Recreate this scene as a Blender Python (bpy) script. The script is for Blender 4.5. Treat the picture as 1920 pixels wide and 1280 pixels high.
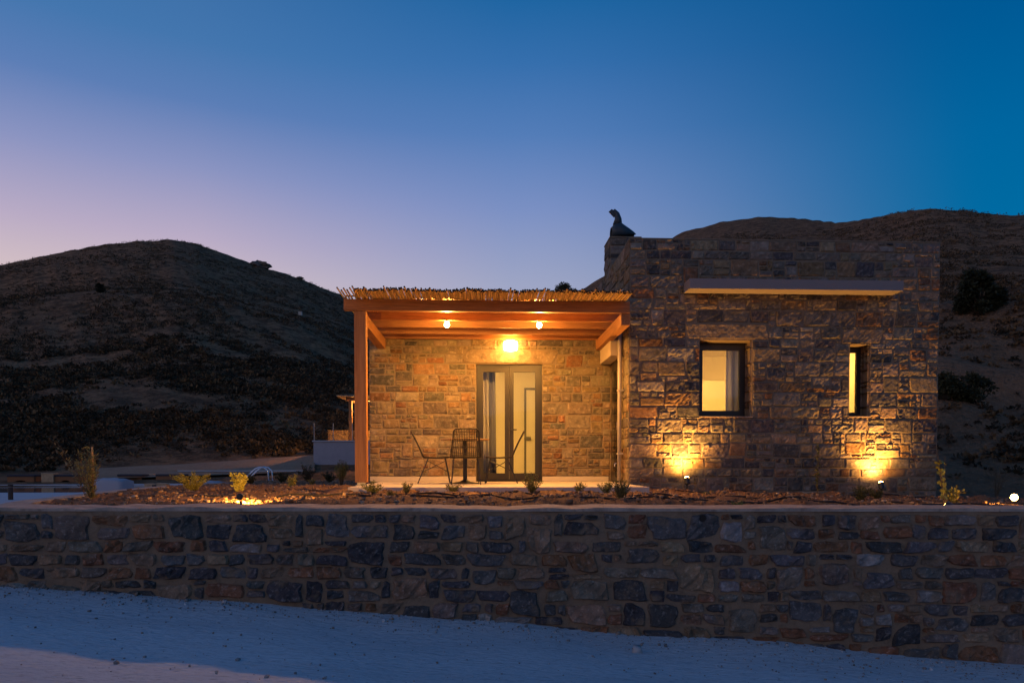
import bpy, bmesh, math, random
import numpy as np
from mathutils import Vector, Matrix

R = math.radians
rng = np.random.default_rng(7)
random.seed(7)
sc = bpy.context.scene
for o in list(bpy.data.objects):
    bpy.data.objects.remove(o)
COL = sc.collection

# ------------------------------------------------------------------ camera
F, CX, HOR = 1350.0, 960.0, 870.0        # focal length, centre column and horizon row in photo pixels
YAW, PITCH = R(2.53), R(1.6)
V0 = HOR + F * math.tan(PITCH)
cam = bpy.data.cameras.new('camera')
camo = bpy.data.objects.new('camera', cam)
COL.objects.link(camo)
sc.camera = camo
cam.sensor_width = 36.0
cam.lens = F / 1920 * 36
cam.shift_y = (V0 - 640) / 1920
cam.clip_end = 3000
cam.clip_start = 0.05
camo.location = (0, 0, 0)
camo.rotation_euler = (math.pi / 2 - PITCH, 0, -YAW)

# ------------------------------------------------------------------ dusk sky
world = bpy.data.worlds.new('World')
sc.world = world
world.use_nodes = True
WN, WL = world.node_tree.nodes, world.node_tree.links


def lin(c):
    return tuple(((x / 255) / 12.92 if x <= 10 else ((x / 255 + .055) / 1.055) ** 2.4) for x in c)


def build_sky():
    bg = WN['Background']
    bg.inputs[1].default_value = 1.0
    tc = WN.new('ShaderNodeTexCoord')
    sep = WN.new('ShaderNodeSeparateXYZ')
    WL.new(tc.outputs['Generated'], sep.inputs[0])
    # cosine of the azimuth away from the afterglow, which lies off to the left
    flat = WN.new('ShaderNodeVectorMath'); flat.operation = 'MULTIPLY'
    WL.new(tc.outputs['Generated'], flat.inputs[0]); flat.inputs[1].default_value = (1, 1, 0)
    nrm = WN.new('ShaderNodeVectorMath'); nrm.operation = 'NORMALIZE'
    WL.new(flat.outputs[0], nrm.inputs[0])
    dot = WN.new('ShaderNodeVectorMath'); dot.operation = 'DOT_PRODUCT'
    WL.new(nrm.outputs[0], dot.inputs[0]); dot.inputs[1].default_value = (math.sin(R(-98)), math.cos(R(-98)), 0)

    def ramp(stops):
        r = WN.new('ShaderNodeValToRGB')
        r.color_ramp.interpolation = 'EASE' if False else 'LINEAR'
        e = r.color_ramp.elements
        while len(e) > 1:
            e.remove(e[-1])
        e[0].position = stops[0][0]; e[0].color = (*lin(stops[0][1]), 1)
        for p, c in stops[1:]:
            k = e.new(p); k.color = (*lin(c), 1)
        WL.new(sep.outputs[2], r.inputs[0])
        return r
    A = ramp([(0, (222, 196, 186)), (.22, (210, 190, 196)), (.275, (185, 171, 197)), (.35, (139, 148, 193)), (.415, (92, 126, 182)), (.47, (68, 118, 174)), (.7, (14, 84, 146)), (1, (22, 66, 116))])
    B = ramp([(0, (190, 180, 192)), (.24, (158, 165, 196)), (.33, (123, 144, 195)), (.41, (84, 125, 184)), (.48, (54, 111, 173)), (.54, (28, 100, 161)), (.75, (0, 80, 142)), (1, (22, 66, 116))])
    C = ramp([(0, (20, 112, 165)), (.26, (0, 107, 162)), (.36, (0, 101, 159)), (.465, (0, 89, 149)), (.7, (0, 74, 132)), (1, (22, 66, 116))])

    def rangef(a, b):
        m = WN.new('ShaderNodeMapRange'); m.clamp = True
        m.inputs[1].default_value = a; m.inputs[2].default_value = b
        WL.new(dot.outputs['Value'], m.inputs[0])
        return m
    m1 = WN.new('ShaderNodeMixRGB'); m2 = WN.new('ShaderNodeMixRGB')
    f1 = rangef(-.70, -.18); f1.interpolation_type = 'SMOOTHSTEP'
    f2 = rangef(-.18, .22)
    WL.new(f1.outputs[0], m1.inputs[0]); WL.new(C.outputs[0], m1.inputs[1]); WL.new(B.outputs[0], m1.inputs[2])
    WL.new(f2.outputs[0], m2.inputs[0]); WL.new(m1.outputs[0], m2.inputs[1]); WL.new(A.outputs[0], m2.inputs[2])
    G = ramp([(0, (255, 214, 182)), (.2, (248, 205, 190)), (.35, (200, 182, 200)), (.5, (128, 150, 198)), (.75, (40, 92, 152)), (1, (22, 66, 116))])
    m3 = WN.new('ShaderNodeMixRGB'); f3 = rangef(.42, .95)
    WL.new(f3.outputs[0], m3.inputs[0]); WL.new(m2.outputs[0], m3.inputs[1]); WL.new(G.outputs[0], m3.inputs[2])
    WL.new(m3.outputs[0], bg.inputs[0])


build_sky()
sc.view_settings.view_transform = 'Standard'
sc.view_settings.look = 'None'
sc.view_settings.exposure = 0
sc.view_settings.gamma = 1
sc.cycles.use_denoising = True
sc.cycles.sample_clamp_indirect = 6
sc.cycles.max_bounces = 8
WARM = (1.0, .43, .08)
P_SCONCE, P_BULB, P_UPLIGHT, P_ROOM, P_GARDEN = 100.0, 240.0, 105.0, 115.0, 230.0

# ------------------------------------------------------------------ photo pixel -> place in the scene
_f = Vector((math.sin(YAW) * math.cos(PITCH), math.cos(YAW) * math.cos(PITCH), -math.sin(PITCH)))
_r = Vector((math.cos(YAW), -math.sin(YAW), 0))
_u = Vector((math.sin(YAW) * math.sin(PITCH), math.cos(YAW) * math.sin(PITCH), math.cos(PITCH)))


def ray(u, v):
    return _f + _r * ((u - CX) / F) + _u * ((V0 - v) / F)


def atY(u, v, Y):
    d = ray(u, v); return d * (Y / d.y)


def atX(u, v, X):
    d = ray(u, v); return d * (X / d.x)


def atZ(u, v, z):
    d = ray(u, v); return d * (z / d.z)


# ------------------------------------------------------------------ materials
MATS = {}


def mat(name, color, rough=.8, spec=.3, metal=0, noise=None, bump=None, attr=None, emit=None, stretch=None):
    """noise=(scale, amount, colour2) mixes a second own colour; bump=[(scale, distance), ...]; attr: per-piece own colour."""
    m = bpy.data.materials.new(name); m.use_nodes = True
    N, L = m.node_tree.nodes, m.node_tree.links
    b = N['Principled BSDF']
    b.inputs['Roughness'].default_value = rough
    b.inputs['Specular IOR Level'].default_value = spec
    b.inputs['Metallic'].default_value = metal
    b.inputs['Base Color'].default_value = (*color, 1)
    tc = N.new('ShaderNodeTexCoord')
    vec = tc.outputs['Object']
    src = None
    if stretch:
        mp = N.new('ShaderNodeMapping'); mp.inputs['Scale'].default_value = stretch
        L.new(vec, mp.inputs[0]); vec = mp.outputs[0]
    if attr:
        a = N.new('ShaderNodeAttribute'); a.attribute_name = 'tint'
        src = a.outputs['Color']
        ad = N.new('ShaderNodeVectorMath'); ad.operation = 'ADD'
        sv = N.new('ShaderNodeMath'); sv.operation = 'MULTIPLY'; sv.inputs[1].default_value = 40
        L.new(a.outputs['Alpha'], sv.inputs[0])
        L.new(vec, ad.inputs[0]); L.new(sv.outputs[0], ad.inputs[1])
        vec = ad.outputs[0]
    if noise:
        for (s, amt, c2, lo, hi) in noise:
            n = N.new('ShaderNodeTexNoise'); n.inputs['Scale'].default_value = s
            n.inputs['Detail'].default_value = 5; n.inputs['Roughness'].default_value = .62
            L.new(vec, n.inputs['Vector'])
            mr = N.new('ShaderNodeMapRange'); mr.inputs[1].default_value = lo; mr.inputs[2].default_value = hi
            mr.inputs[4].default_value = amt
            L.new(n.outputs['Fac'], mr.inputs[0])
            mx = N.new('ShaderNodeMixRGB')
            if c2 == 'dark' or c2 == 'light':
                mx.blend_type = 'MULTIPLY' if c2 == 'dark' else 'ADD'
                mx.inputs[2].default_value = (.35, .35, .36, 1) if c2 == 'dark' else (.16, .14, .12, 1)
            else:
                mx.inputs[2].default_value = (*c2, 1)
            L.new(mr.outputs[0], mx.inputs[0])
            if src is None:
                mx.inputs[1].default_value = (*color, 1)
            else:
                L.new(src, mx.inputs[1])
            src = mx.outputs[0]
    if src is not None:
        L.new(src, b.inputs['Base Color'])
    if bump:
        prev = None
        for (s, dist) in bump:
            n = N.new('ShaderNodeTexNoise'); n.inputs['Scale'].default_value = s
            n.inputs['Detail'].default_value = 6; n.inputs['Roughness'].default_value = .6
            L.new(vec, n.inputs['Vector'])
            bp = N.new('ShaderNodeBump'); bp.inputs['Strength'].default_value = 1
            bp.inputs['Distance'].default_value = dist
            L.new(n.outputs['Fac'], bp.inputs['Height'])
            if prev:
                L.new(prev.outputs[0], bp.inputs['Normal'])
            prev = bp
        L.new(prev.outputs[0], b.inputs['Normal'])
    if emit:
        b.inputs['Emission Color'].default_value = (*emit[0], 1)
        b.inputs['Emission Strength'].default_value = emit[1]
    MATS[name] = m
    return m


mat('stone', (.2, .2, .2), .82, .3, attr=True, noise=[(7, .75, 'dark', .45, .68), (16, .8, 'light', .52, .72), (4, .5, (.20, .155, .11), .55, .70)], bump=[(20, .012), (70, .010)])
mat('rubble', (.2, .2, .2), .82, .3, attr=True, noise=[(6, .75, 'dark', .42, .66), (26, .9, 'light', .54, .68), (5, .85, (.20, .142, .092), .53, .66)], bump=[(14, .024), (50, .016)])
mat('mortar', (.225, .18, .13), .95, .1, noise=[(3, .5, (.16, .128, .095), .4, .65)], bump=[(30, .012)])
mat('rubble_mortar', (.265, .19, .125), .95, .1, noise=[(2.2, .7, (.185, .135, .092), .4, .65), (14, .5, 'dark', .5, .75)], bump=[(14, .02), (60, .006)])
mat('coping', (.42, .34, .27), .9, .2, noise=[(5, .8, (.26, .21, .17), .42, .62), (18, .6, (.18, .14, .11), .54, .68)], bump=[(25, .01)])
mat('plaster', (.40, .33, .245), .9, .2, noise=[(3, .4, (.34, .28, .20), .45, .7)], bump=[(60, .002)])
mat('canopy_plaster', (.24, .215, .215), .9, .2, noise=[(2, .4, (.20, .18, .18), .45, .7)], bump=[(50, .002)])
mat('room_plaster', (.80, .74, .62), .9, .2)
mat('concrete', (.50, .45, .38), .85, .25, noise=[(4, .5, (.40, .36, .31), .45, .7)], bump=[(40, .003)])
mat('grey_concrete', (.34, .33, .36), .85, .25, noise=[(2, .5, (.26, .25, .28), .45, .7)], bump=[(20, .004)])
mat('road', (.60, .66, .69), .92, .2, noise=[(.9, .45, (.40, .43, .46), .42, .66), (9, .45, (.60, .61, .62), .5, .7), (45, .45, (.20, .22, .24), .52, .68), (28, .5, (.66, .67, .68), .58, .72)], bump=[(14, .035), (50, .03)], stretch=(.28, 1, 1))
for nm, st in (('wood', (.06, 1, 1)), ('wood_y', (1, .06, 1)), ('wood_z', (1, 1, .06))):
    mat(nm, (.36, .165, .062), .6, .3, noise=[(30, .75, (.22, .09, .032), .42, .66), (5, .5, (.45, .22, .09), .5, .7), (90, .5, (.16, .065, .025), .52, .7)], bump=[(60, .003)], stretch=st)
mat('reed', (.62, .40, .14), .6, .35, attr=True, noise=[(12, .5, 'dark', .5, .75)])
mat('reed_hollow', (.035, .03, .025), .9, .1)
mat('black_metal', (.012, .012, .013), .4, .5)
mat('frame', (.018, .016, .015), .45, .45)
mat('steel', (.6, .6, .62), .25, .5, metal=1)
mat('wicker', (.028, .02, .014), .6, .35)
mat('table_wood', (.40, .24, .11), .5, .4, noise=[(8, .6, (.28, .16, .07), .45, .65)])
mat('curtain', (.75, .72, .68), .95, .1)
mat('blue_curtain', (.22, .23, .30), .95, .1)
mat('door_grey', (.12, .12, .13), .5, .4)
mat('door_white', (.78, .74, .66), .6, .3)
mat('pipe', (.42, .38, .33), .5, .4)
mat('soil', (.22, .13, .078), .97, .1, noise=[(1.3, .6, (.17, .09, .05), .4, .65), (9, .7, (.32, .19, .11), .5, .7), (30, .6, (.09, .05, .03), .52, .7)], bump=[(14, .05), (50, .025)])
mat('gravel', (.3, .2, .14), .9, .2, attr=True, bump=[(40, .01)])
mat('hill', (.265, .142, .074), .97, .05, noise=[(.03, .7, (.31, .175, .092), .50, .64), (.5, .85, (.075, .046, .028), .44, .60), (1.6, .7, (.07, .046, .028), .49, .62), (5, .6, (.40, .24, .135), .54, .70)], bump=[(1.2, .35), (4, .2)])
mat('bank', (.25, .155, .092), .97, .05, noise=[(.4, .6, (.20, .125, .075), .42, .62), (2.5, .6, (.12, .075, .045), .5, .66), (9, .5, (.36, .25, .17), .55, .7)], bump=[(1.5, .3), (6, .12)])
mat('scrub', (.04, .035, .025), .9, .1, attr=True)
mat('dirt_road', (.31, .21, .135), .95, .1, noise=[(.5, .5, (.23, .15, .095), .4, .65), (5, .6, (.13, .09, .06), .5, .7)], bump=[(6, .05)])
mat('leaf', (.09, .11, .03), .7, .3, attr=True)
mat('stem', (.13, .09, .05), .85, .2)
mat('bark', (.06, .045, .03), .9, .1)
mat('deck', (.45, .46, .48), .85, .25, noise=[(1, .4, (.36, .37, .4), .45, .7)], bump=[(20, .004)])
mat('bag_fabric', (.36, .38, .42), .9, .1, bump=[(8, .01)])
mat('dark_cushion', (.06, .06, .07), .9, .1)
mat('lounger_wood', (.26, .12, .055), .7, .2)
mat('cube_wood', (.52, .36, .21), .7, .2, noise=[(9, .5, (.28, .19, .11), .45, .65)])
mat('hose', (.02, .018, .016), .6, .3)
mat('cowl', (.035, .05, .06), .5, .4)
mat('galvanised', (.3, .3, .3), .5, .4, metal=.6)
mat('glow_glass', (1, .8, .5), .4, .3, emit=((1, .44, .085), P_SCONCE))
mat('bulb_glow', (1, .8, .5), .4, .3, emit=((1, .47, .10), P_BULB * 2.7))
mat('lens_glow', (1, .8, .5), .4, .3, emit=((1, .50, .12), 60))
mat('terrace_glow', (1, .8, .5), .4, .3, emit=((1, .47, .10), 2600))
mat('room_glow', (1, .9, .7), .4, .3, emit=((1, .53, .115), P_ROOM))


def special_materials():
    m = bpy.data.materials.new('glass'); m.use_nodes = True
    N, L = m.node_tree.nodes, m.node_tree.links
    N.remove(N['Principled BSDF'])
    t = N.new('ShaderNodeBsdfTransparent'); t.inputs[0].default_value = (.93, .94, .93, 1)
    g = N.new('ShaderNodeBsdfGlossy'); g.inputs['Roughness'].default_value = .02
    fr = N.new('ShaderNodeFresnel'); fr.inputs[0].default_value = 1.45
    mx = N.new('ShaderNodeMixShader')
    L.new(fr.outputs[0], mx.inputs[0]); L.new(t.outputs[0], mx.inputs[1]); L.new(g.outputs[0], mx.inputs[2])
    L.new(mx.outputs[0], N['Material Output'].inputs[0])
    MATS['glass'] = m
    m = bpy.data.materials.new('water'); m.use_nodes = True
    N, L = m.node_tree.nodes, m.node_tree.links
    b = N['Principled BSDF']
    b.inputs['Base Color'].default_value = (.012, .05, .06, 1); b.inputs['Roughness'].default_value = .06
    n = N.new('ShaderNodeTexNoise'); n.inputs['Scale'].default_value = 3
    bp = N.new('ShaderNodeBump'); bp.inputs['Distance'].default_value = .02; bp.inputs['Strength'].default_value = .4
    L.new(n.outputs['Fac'], bp.inputs['Height']); L.new(bp.outputs[0], b.inputs['Normal'])
    MATS['water'] = m


special_materials()


# ------------------------------------------------------------------ object helpers
def mesh_obj(name, me, m, parent=None, loc=None):
    o = bpy.data.objects.new(name, me)
    COL.objects.link(o)
    if m is not None and not me.materials:
        me.materials.append(MATS[m] if isinstance(m, str) else m)
    if parent is not None:
        o.parent = parent
    if loc is not None:
        o.location = loc
    return o


def tag(o, label=None, cat=None, group=None, kind=None):
    if label: o['label'] = label
    if cat: o['category'] = cat
    if group: o['group'] = group
    if kind: o['kind'] = kind
    return o


def thing(name, label, cat, loc=(0, 0, 0), rz=0, group=None):
    o = bpy.data.objects.new(name, None)
    COL.objects.link(o)
    o.location = loc; o.rotation_euler = (0, 0, rz)
    o.empty_display_size = .1
    return tag(o, label, cat, group)


class MB:
    """collects shapes; build() links them as one mesh object"""

    def __init__(s):
        s.v, s.f = [], []

    def add(s, vs, fs):
        k = len(s.v)
        s.v += [tuple(p) for p in vs]
        s.f += [tuple(i + k for i in f) for f in fs]
        return s

    def box(s, a, b, bev=0.0):
        x0, y0, z0 = [min(p, q) for p, q in zip(a, b)]
        x1, y1, z1 = [max(p, q) for p, q in zip(a, b)]
        if bev:
            bm = bmesh.new()
            bmesh.ops.create_cube(bm, size=1)
            for v in bm.verts:
                v.co = Vector(((x0 + x1) / 2 + v.co.x * (x1 - x0), (y0 + y1) / 2 + v.co.y * (y1 - y0), (z0 + z1) / 2 + v.co.z * (z1 - z0)))
            bmesh.ops.bevel(bm, geom=bm.edges[:], offset=bev, segments=2, affect='EDGES', profile=.6)
            bm.verts.index_update()
            s.add([v.co[:] for v in bm.verts], [[v.index for v in f.verts] for f in bm.faces])
            bm.free()
            return s
        return s.add([(x0, y0, z0), (x1, y0, z0), (x1, y1, z0), (x0, y1, z0), (x0, y0, z1), (x1, y0, z1), (x1, y1, z1), (x0, y1, z1)],
                     [(0, 3, 2, 1), (4, 5, 6, 7), (0, 1, 5, 4), (1, 2, 6, 5), (2, 3, 7, 6), (3, 0, 4, 7)])

    def tube(s, pts, r, k=6, caps=True):
        pts = [Vector(p) for p in pts]
        n = len(pts)
        rs = r if hasattr(r, '__len__') else [r] * n
        vs, fs = [], []
        up = None
        for i in range(n):
            d = (pts[min(i + 1, n - 1)] - pts[max(i - 1, 0)])
            if d.length < 1e-9:
                d = Vector((0, 0, 1))
            d.normalize()
            if up is None:
                up = Vector((0, 0, 1)) if abs(d.z) < .9 else Vector((1, 0, 0))
            a = d.cross(up)
            if a.length < 1e-6:
                a = d.orthogonal()
            a.normalize()
            b = a.cross(d).normalized()
            up = b
            for j in range(k):
                t = 2 * math.pi * j / k
                vs.append(pts[i] + (a * math.cos(t) + b * math.sin(t)) * rs[i])
        for i in range(n - 1):
            for j in range(k):
                fs.append((i * k + j, i * k + (j + 1) % k, (i + 1) * k + (j + 1) % k, (i + 1) * k + j))
        if caps:
            fs.append(tuple(range(k - 1, -1, -1)))
            fs.append(tuple((n - 1) * k + j for j in range(k)))
        return s.add(vs, fs)

    def lathe(s, prof, k=20, c=(0, 0, 0)):
        vs, fs = [], []
        for (r, z) in prof:
            for j in range(k):
                t = 2 * math.pi * j / k
                vs.append((c[0] + r * math.cos(t), c[1] + r * math.sin(t), c[2] + z))
        n = len(prof)
        for i in range(n - 1):
            for j in range(k):
                fs.append((i * k + j, i * k + (j + 1) % k, (i + 1) * k + (j + 1) % k, (i + 1) * k + j))
        fs.append(tuple(range(k - 1, -1, -1)))
        fs.append(tuple((n - 1) * k + j for j in range(k)))
        return s.add(vs, fs)

    def build(s, name, m, parent=None, loc=None, smooth=False):
        me = bpy.data.meshes.new(name)
        me.from_pydata(s.v, [], s.f)
        if smooth:
            me.polygons.foreach_set('use_smooth', [True] * len(me.polygons))
        me.update()
        return mesh_obj(name, me, m, parent, loc)


def set_tint(me, cols):
    """cols: one RGBA for all corners or an (nverts,4) array"""
    a = me.color_attributes.new('tint', 'FLOAT_COLOR', 'POINT')
    n = len(me.vertices)
    arr = np.empty((n, 4), dtype=np.float32)
    arr[:] = cols
    a.data.foreach_set('color', arr.ravel())


def np_mesh(name, V, Fq):
    me = bpy.data.meshes.new(name)
    V = np.asarray(V, np.float32); Fq = np.asarray(Fq, np.int32)
    k = Fq.shape[1]
    me.vertices.add(len(V)); me.vertices.foreach_set('co', V.ravel())
    me.loops.add(Fq.size); me.loops.foreach_set('vertex_index', Fq.ravel())
    me.polygons.add(len(Fq)); me.polygons.foreach_set('loop_start', np.arange(0, Fq.size, k, dtype=np.int32))
    me.update(calc_edges=True)
    me.validate()
    return me


def wavefield(seed, n=14):
    g = np.random.default_rng(seed)
    ang = g.uniform(0, 2 * np.pi, n); fr = g.uniform(.55, 1.6, n); ph = g.uniform(0, 2 * np.pi, n)

    def f(x, y, scale):
        out = 0
        for a, k, p in zip(ang, fr, ph):
            out = out + np.sin((x * np.cos(a) + y * np.sin(a)) * k / scale * 2 * np.pi + p)
        return out / math.sqrt(n / 2)
    return f


W1, W2, W3, W4 = wavefield(1), wavefield(2), wavefield(3), wavefield(4)

# ------------------------------------------------------------------ levels and planes of the place
FLOOR = -.33                # patio floor, camera at z = 0
YF, YB, YP = 12.05, 13.72, 11.2
XS = atY(1180, 700, YF).x
XR = atY(1759, 700, YF).x
ZT = atY(1182, 448, YF).z
ZB = -.85
XL = atY(693, 760, YB).x


def road_z(x):
    return -1.10 - .073 * (np.clip(x, -18, 18) + 4.9)


# ------------------------------------------------------------------ terrain
def tab(pairs, f):
    us = np.array([p[0] for p in pairs], float)
    az = np.arctan((us - CX) / F) + YAW
    vals = np.array([f(p) for p in pairs], float)
    return az, vals


SIL = [(-900, 640), (-500, 575), (-200, 530), (0, 500), (100, 480), (200, 462), (260, 457), (330, 453), (370, 460), (430, 480), (480, 498), (520, 510), (560, 521),
       (600, 538), (640, 553), (700, 590), (850, 640), (950, 620), (1040, 570), (1100, 540), (1180, 490), (1280, 437), (1350, 420), (1420, 412), (1500, 415), (1560, 420),
       (1590, 418), (1640, 408), (1700, 397), (1740, 394), (1800, 397), (1850, 405), (1920, 408), (2300, 420), (3200, 520)]
AZ, TEL = tab(SIL, lambda p: (HOR - p[1]) / F * math.cos(math.atan((p[0] - CX) / F)))
AZ = np.concatenate([[-math.pi, -2.0], AZ, [2.0, math.pi]])
TEL = np.concatenate([[.08, .10], TEL, [.14, .08]])
AZ1, Z1 = tab([(-900, 0), (0, -.45), (340, .1), (590, .75), (800, 1), (1300, 2.0), (1600, 5.0), (1760, 7.4), (1920, 7.2), (2600, 5), (3600, 0)], lambda p: p[1])


def terrain(x, y):
    x = np.asarray(x, float); y = np.asarray(y, float)
    r = np.hypot(x, y); th = np.arctan2(x, y)
    right = np.clip((th - .40) / .16, 0, 1)          # the cut bank right of the house stands closer
    back = np.clip((np.abs(th) - 1.3) / .4, 0, 1)
    Rr = 235 - 45 * right
    H = np.interp(th, AZ, TEL) * Rr
    r0 = 33 - 15 * right
    r1 = 47 - 9 * right
    z1 = np.interp(th, AZ1, Z1) * (1 - back) - .8 * back
    r2 = r1 + 16 * right
    z2 = z1 + .5 * right
    znear = np.where(y < 8.6, road_z(x) - .12, -1.05)
    s1 = np.clip((r - r0) / (r1 - r0), 0, 1)
    z = znear + (z1 - znear) * (s1 ** (1 + .2 * right))
    z = np.where(r > r1, z1 + (z2 - z1) * np.clip((r - r1) / np.maximum(r2 - r1, .01), 0, 1), z)
    s = np.clip((r - r2) / (Rr - r2), 0, 1)
    z = np.where(r > r2, z2 + (H - z2) * s ** 1.1, z)
    z = np.where(r > Rr, H * (1 - .35 * np.clip((r - Rr) / Rr, 0, 3)), z)
    far = np.clip((r - r1) / 40, 0, 1) * np.clip(1.15 - s, .12, 1)
    z = z + far * (.8 * W1(x, y, 60) + .15 * W2(x, y, 17)) + np.clip((r - r1) / 25, 0, 1) * .10 * W3(x, y, 5)
    z = z + np.clip((r - r0) / 10, 0, 1) * right * np.clip((r1 - r) / 10, 0, 1) * .5 * W4(x, y, 6)
    # terraces on the left slope
    z = z + far * np.clip((-.1 - th) / .1, 0, 1) * .9 * np.sin(z / 3.1)
    return z


def build_terrain():
    th = np.concatenate([np.arange(-R(180), -R(48), R(2.5)), np.arange(-R(48), R(48), R(.25)), np.arange(R(48), R(179.9), R(2.5))])
    r = np.concatenate([[.4], np.arange(2, 20, 1.0), np.geomspace(20, 260, 150), np.geomspace(270, 900, 14)])
    T, Q = np.meshgrid(th, r, indexing='ij')
    x = Q * np.sin(T); y = Q * np.cos(T)
    V = np.stack([x, y, terrain(x, y)], -1).reshape(-1, 3)
    nt, nr = len(th), len(r)
    i = np.arange(nt)[:, None]; j = np.arange(nr - 1)[None]
    a = i * nr + j; b = ((i + 1) % nt) * nr + j
    Fq = np.stack([a, a + 1, b + 1, b], -1).reshape(-1, 4)[:, ::-1]
    me = np_mesh('hills', V, Fq)
    me.polygons.foreach_set('use_smooth', [True] * len(me.polygons))
    me.materials.append(MATS['hill']); me.materials.append(MATS['bank'])
    c = V[Fq].mean(1); th_ = np.arctan2(c[:, 0], c[:, 1]); r_ = np.hypot(c[:, 0], c[:, 1])
    me.polygons.foreach_set('material_index', ((th_ > .40) & (th_ < 1.0) & (r_ < 37.5 + 1.5 * W2(c[:, 0], c[:, 1], 7))).astype(np.int32))
    tag(mesh_obj('hills', me, None), kind='structure')


build_terrain()


def leaf_mesh(name, P, D, L, W, col, parent=None, m='leaf', seed=0):
    """diamond-shaped leaves at points P along D"""
    g = np.random.default_rng(seed)
    n = len(P)
    D = D / np.maximum(np.linalg.norm(D, axis=1, keepdims=True), 1e-6)
    rnd = g.normal(size=(n, 3))
    S = np.cross(D, rnd); S /= np.maximum(np.linalg.norm(S, axis=1, keepdims=True), 1e-6)
    L = np.broadcast_to(np.asarray(L, float), (n,))[:, None]; W = np.broadcast_to(np.asarray(W, float), (n,))[:, None]
    V = np.stack([P, P + D * L * .5 + S * W * .5, P + D * L, P + D * L * .5 - S * W * .5], 1).reshape(-1, 3)
    me = np_mesh(name, V, np.arange(4 * n).reshape(n, 4))
    c = np.asarray(col, float)
    if c.ndim == 1:
        c = np.broadcast_to(c, (n, 3))
    c = c * g.uniform(.65, 1.35, (n, 1))
    set_tint(me, np.repeat(np.concatenate([c, g.uniform(0, 1, (n, 1))], 1), 4, 0))
    return mesh_obj(name, me, m, parent)


def scatter_scrub():
    g = np.random.default_rng(11)

    def make(name, n, th0, th1, ra, rb, nl, size, label, dens, lean=1.0, pr=(.33, .27, .2, .2)):
        th = g.uniform(th0, th1, n); q = np.sqrt(g.uniform(ra ** 2, rb ** 2, n)) if lean == 1 else ra * (rb / ra) ** g.uniform(0, 1, n)
        x, y = q * np.sin(th), q * np.cos(th)
        keep = (.7 * W2(x, y, 13) + .55 * W4(x, y, 34) + g.normal(0, .8, n)) > dens
        x, y, q = x[keep], y[keep], q[keep]
        z = terrain(x, y)
        k = len(x)
        rad = size * g.uniform(.5, 1.35, k) * np.clip(q / 70, .75, 1.0)
        C = np.stack([x, y, z], 1)
        d = g.normal(size=(k, nl, 3)); d[..., 2] = np.abs(d[..., 2]) * .8
        d /= np.linalg.norm(d, axis=-1, keepdims=True)
        ctr = C[:, None] + d * (rad[:, None, None] * g.uniform(.25, .85, (k, nl, 1)) * np.array([1, 1, .75]))
        dirs = d + g.normal(0, .6, (k, nl, 3))
        base = np.array([[.055, .042, .027], [.085, .056, .032], [.038, .034, .023], [.17, .105, .052]])
        col = base[g.choice(4, k, p=pr)]
        ob = leaf_mesh(name, ctr.reshape(-1, 3), dirs.reshape(-1, 3), np.repeat(rad * .62, nl), np.repeat(rad * .40, nl), np.repeat(col, nl, 0), m='scrub', seed=5)
        tag(ob, label, 'scrub', kind='stuff')
    make('scrub', 52000, R(-38), R(-7), 48, 236, 9, .36, 'dark low scrub covering the large bare hill on the left', .1, 2)
    make('scrub', 34000, R(4), R(42), 56, 200, 9, .36, 'dark low scrub covering the hill behind the stone house', .1, 2)
    make('scrub', 4500, R(-38), R(-9), 46, 100, 30, .46, 'dense dark bushes along the foot of the left hill', .0, 2)
    make('scrub', 2600, R(29), R(44), 20, 62, 26, .26, 'dry low scrub on the cut bank right of the house', .25, 2, [.2, .3, .1, .4])


scatter_scrub()


# ------------------------------------------------------------------ road, bed, paths
def build_ground():
    xs = np.arange(-22, 22.01, .25); ys = np.arange(-14, 7.01, .25)
    X, Y = np.meshgrid(xs, ys, indexing='ij')
    Z = road_z(X) + .012 * W1(X, Y, 3) + .006 * W2(X, Y, .9) + .05 * np.clip((Y - 5.8) / .8, 0, 1) ** 2
    V = np.stack([X, Y, Z], -1).reshape(-1, 3)
    nx, ny = len(xs), len(ys)
    a = (np.arange(nx - 1)[:, None] * ny + np.arange(ny - 1)[None]).reshape(-1)
    me = np_mesh('road', V, np.stack([a, a + ny, a + ny + 1, a + 1], -1))
    me.polygons.foreach_set('use_smooth', [True] * len(me.polygons))
    tag(mesh_obj('road', me, 'road'), kind='structure')


build_ground()


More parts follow.
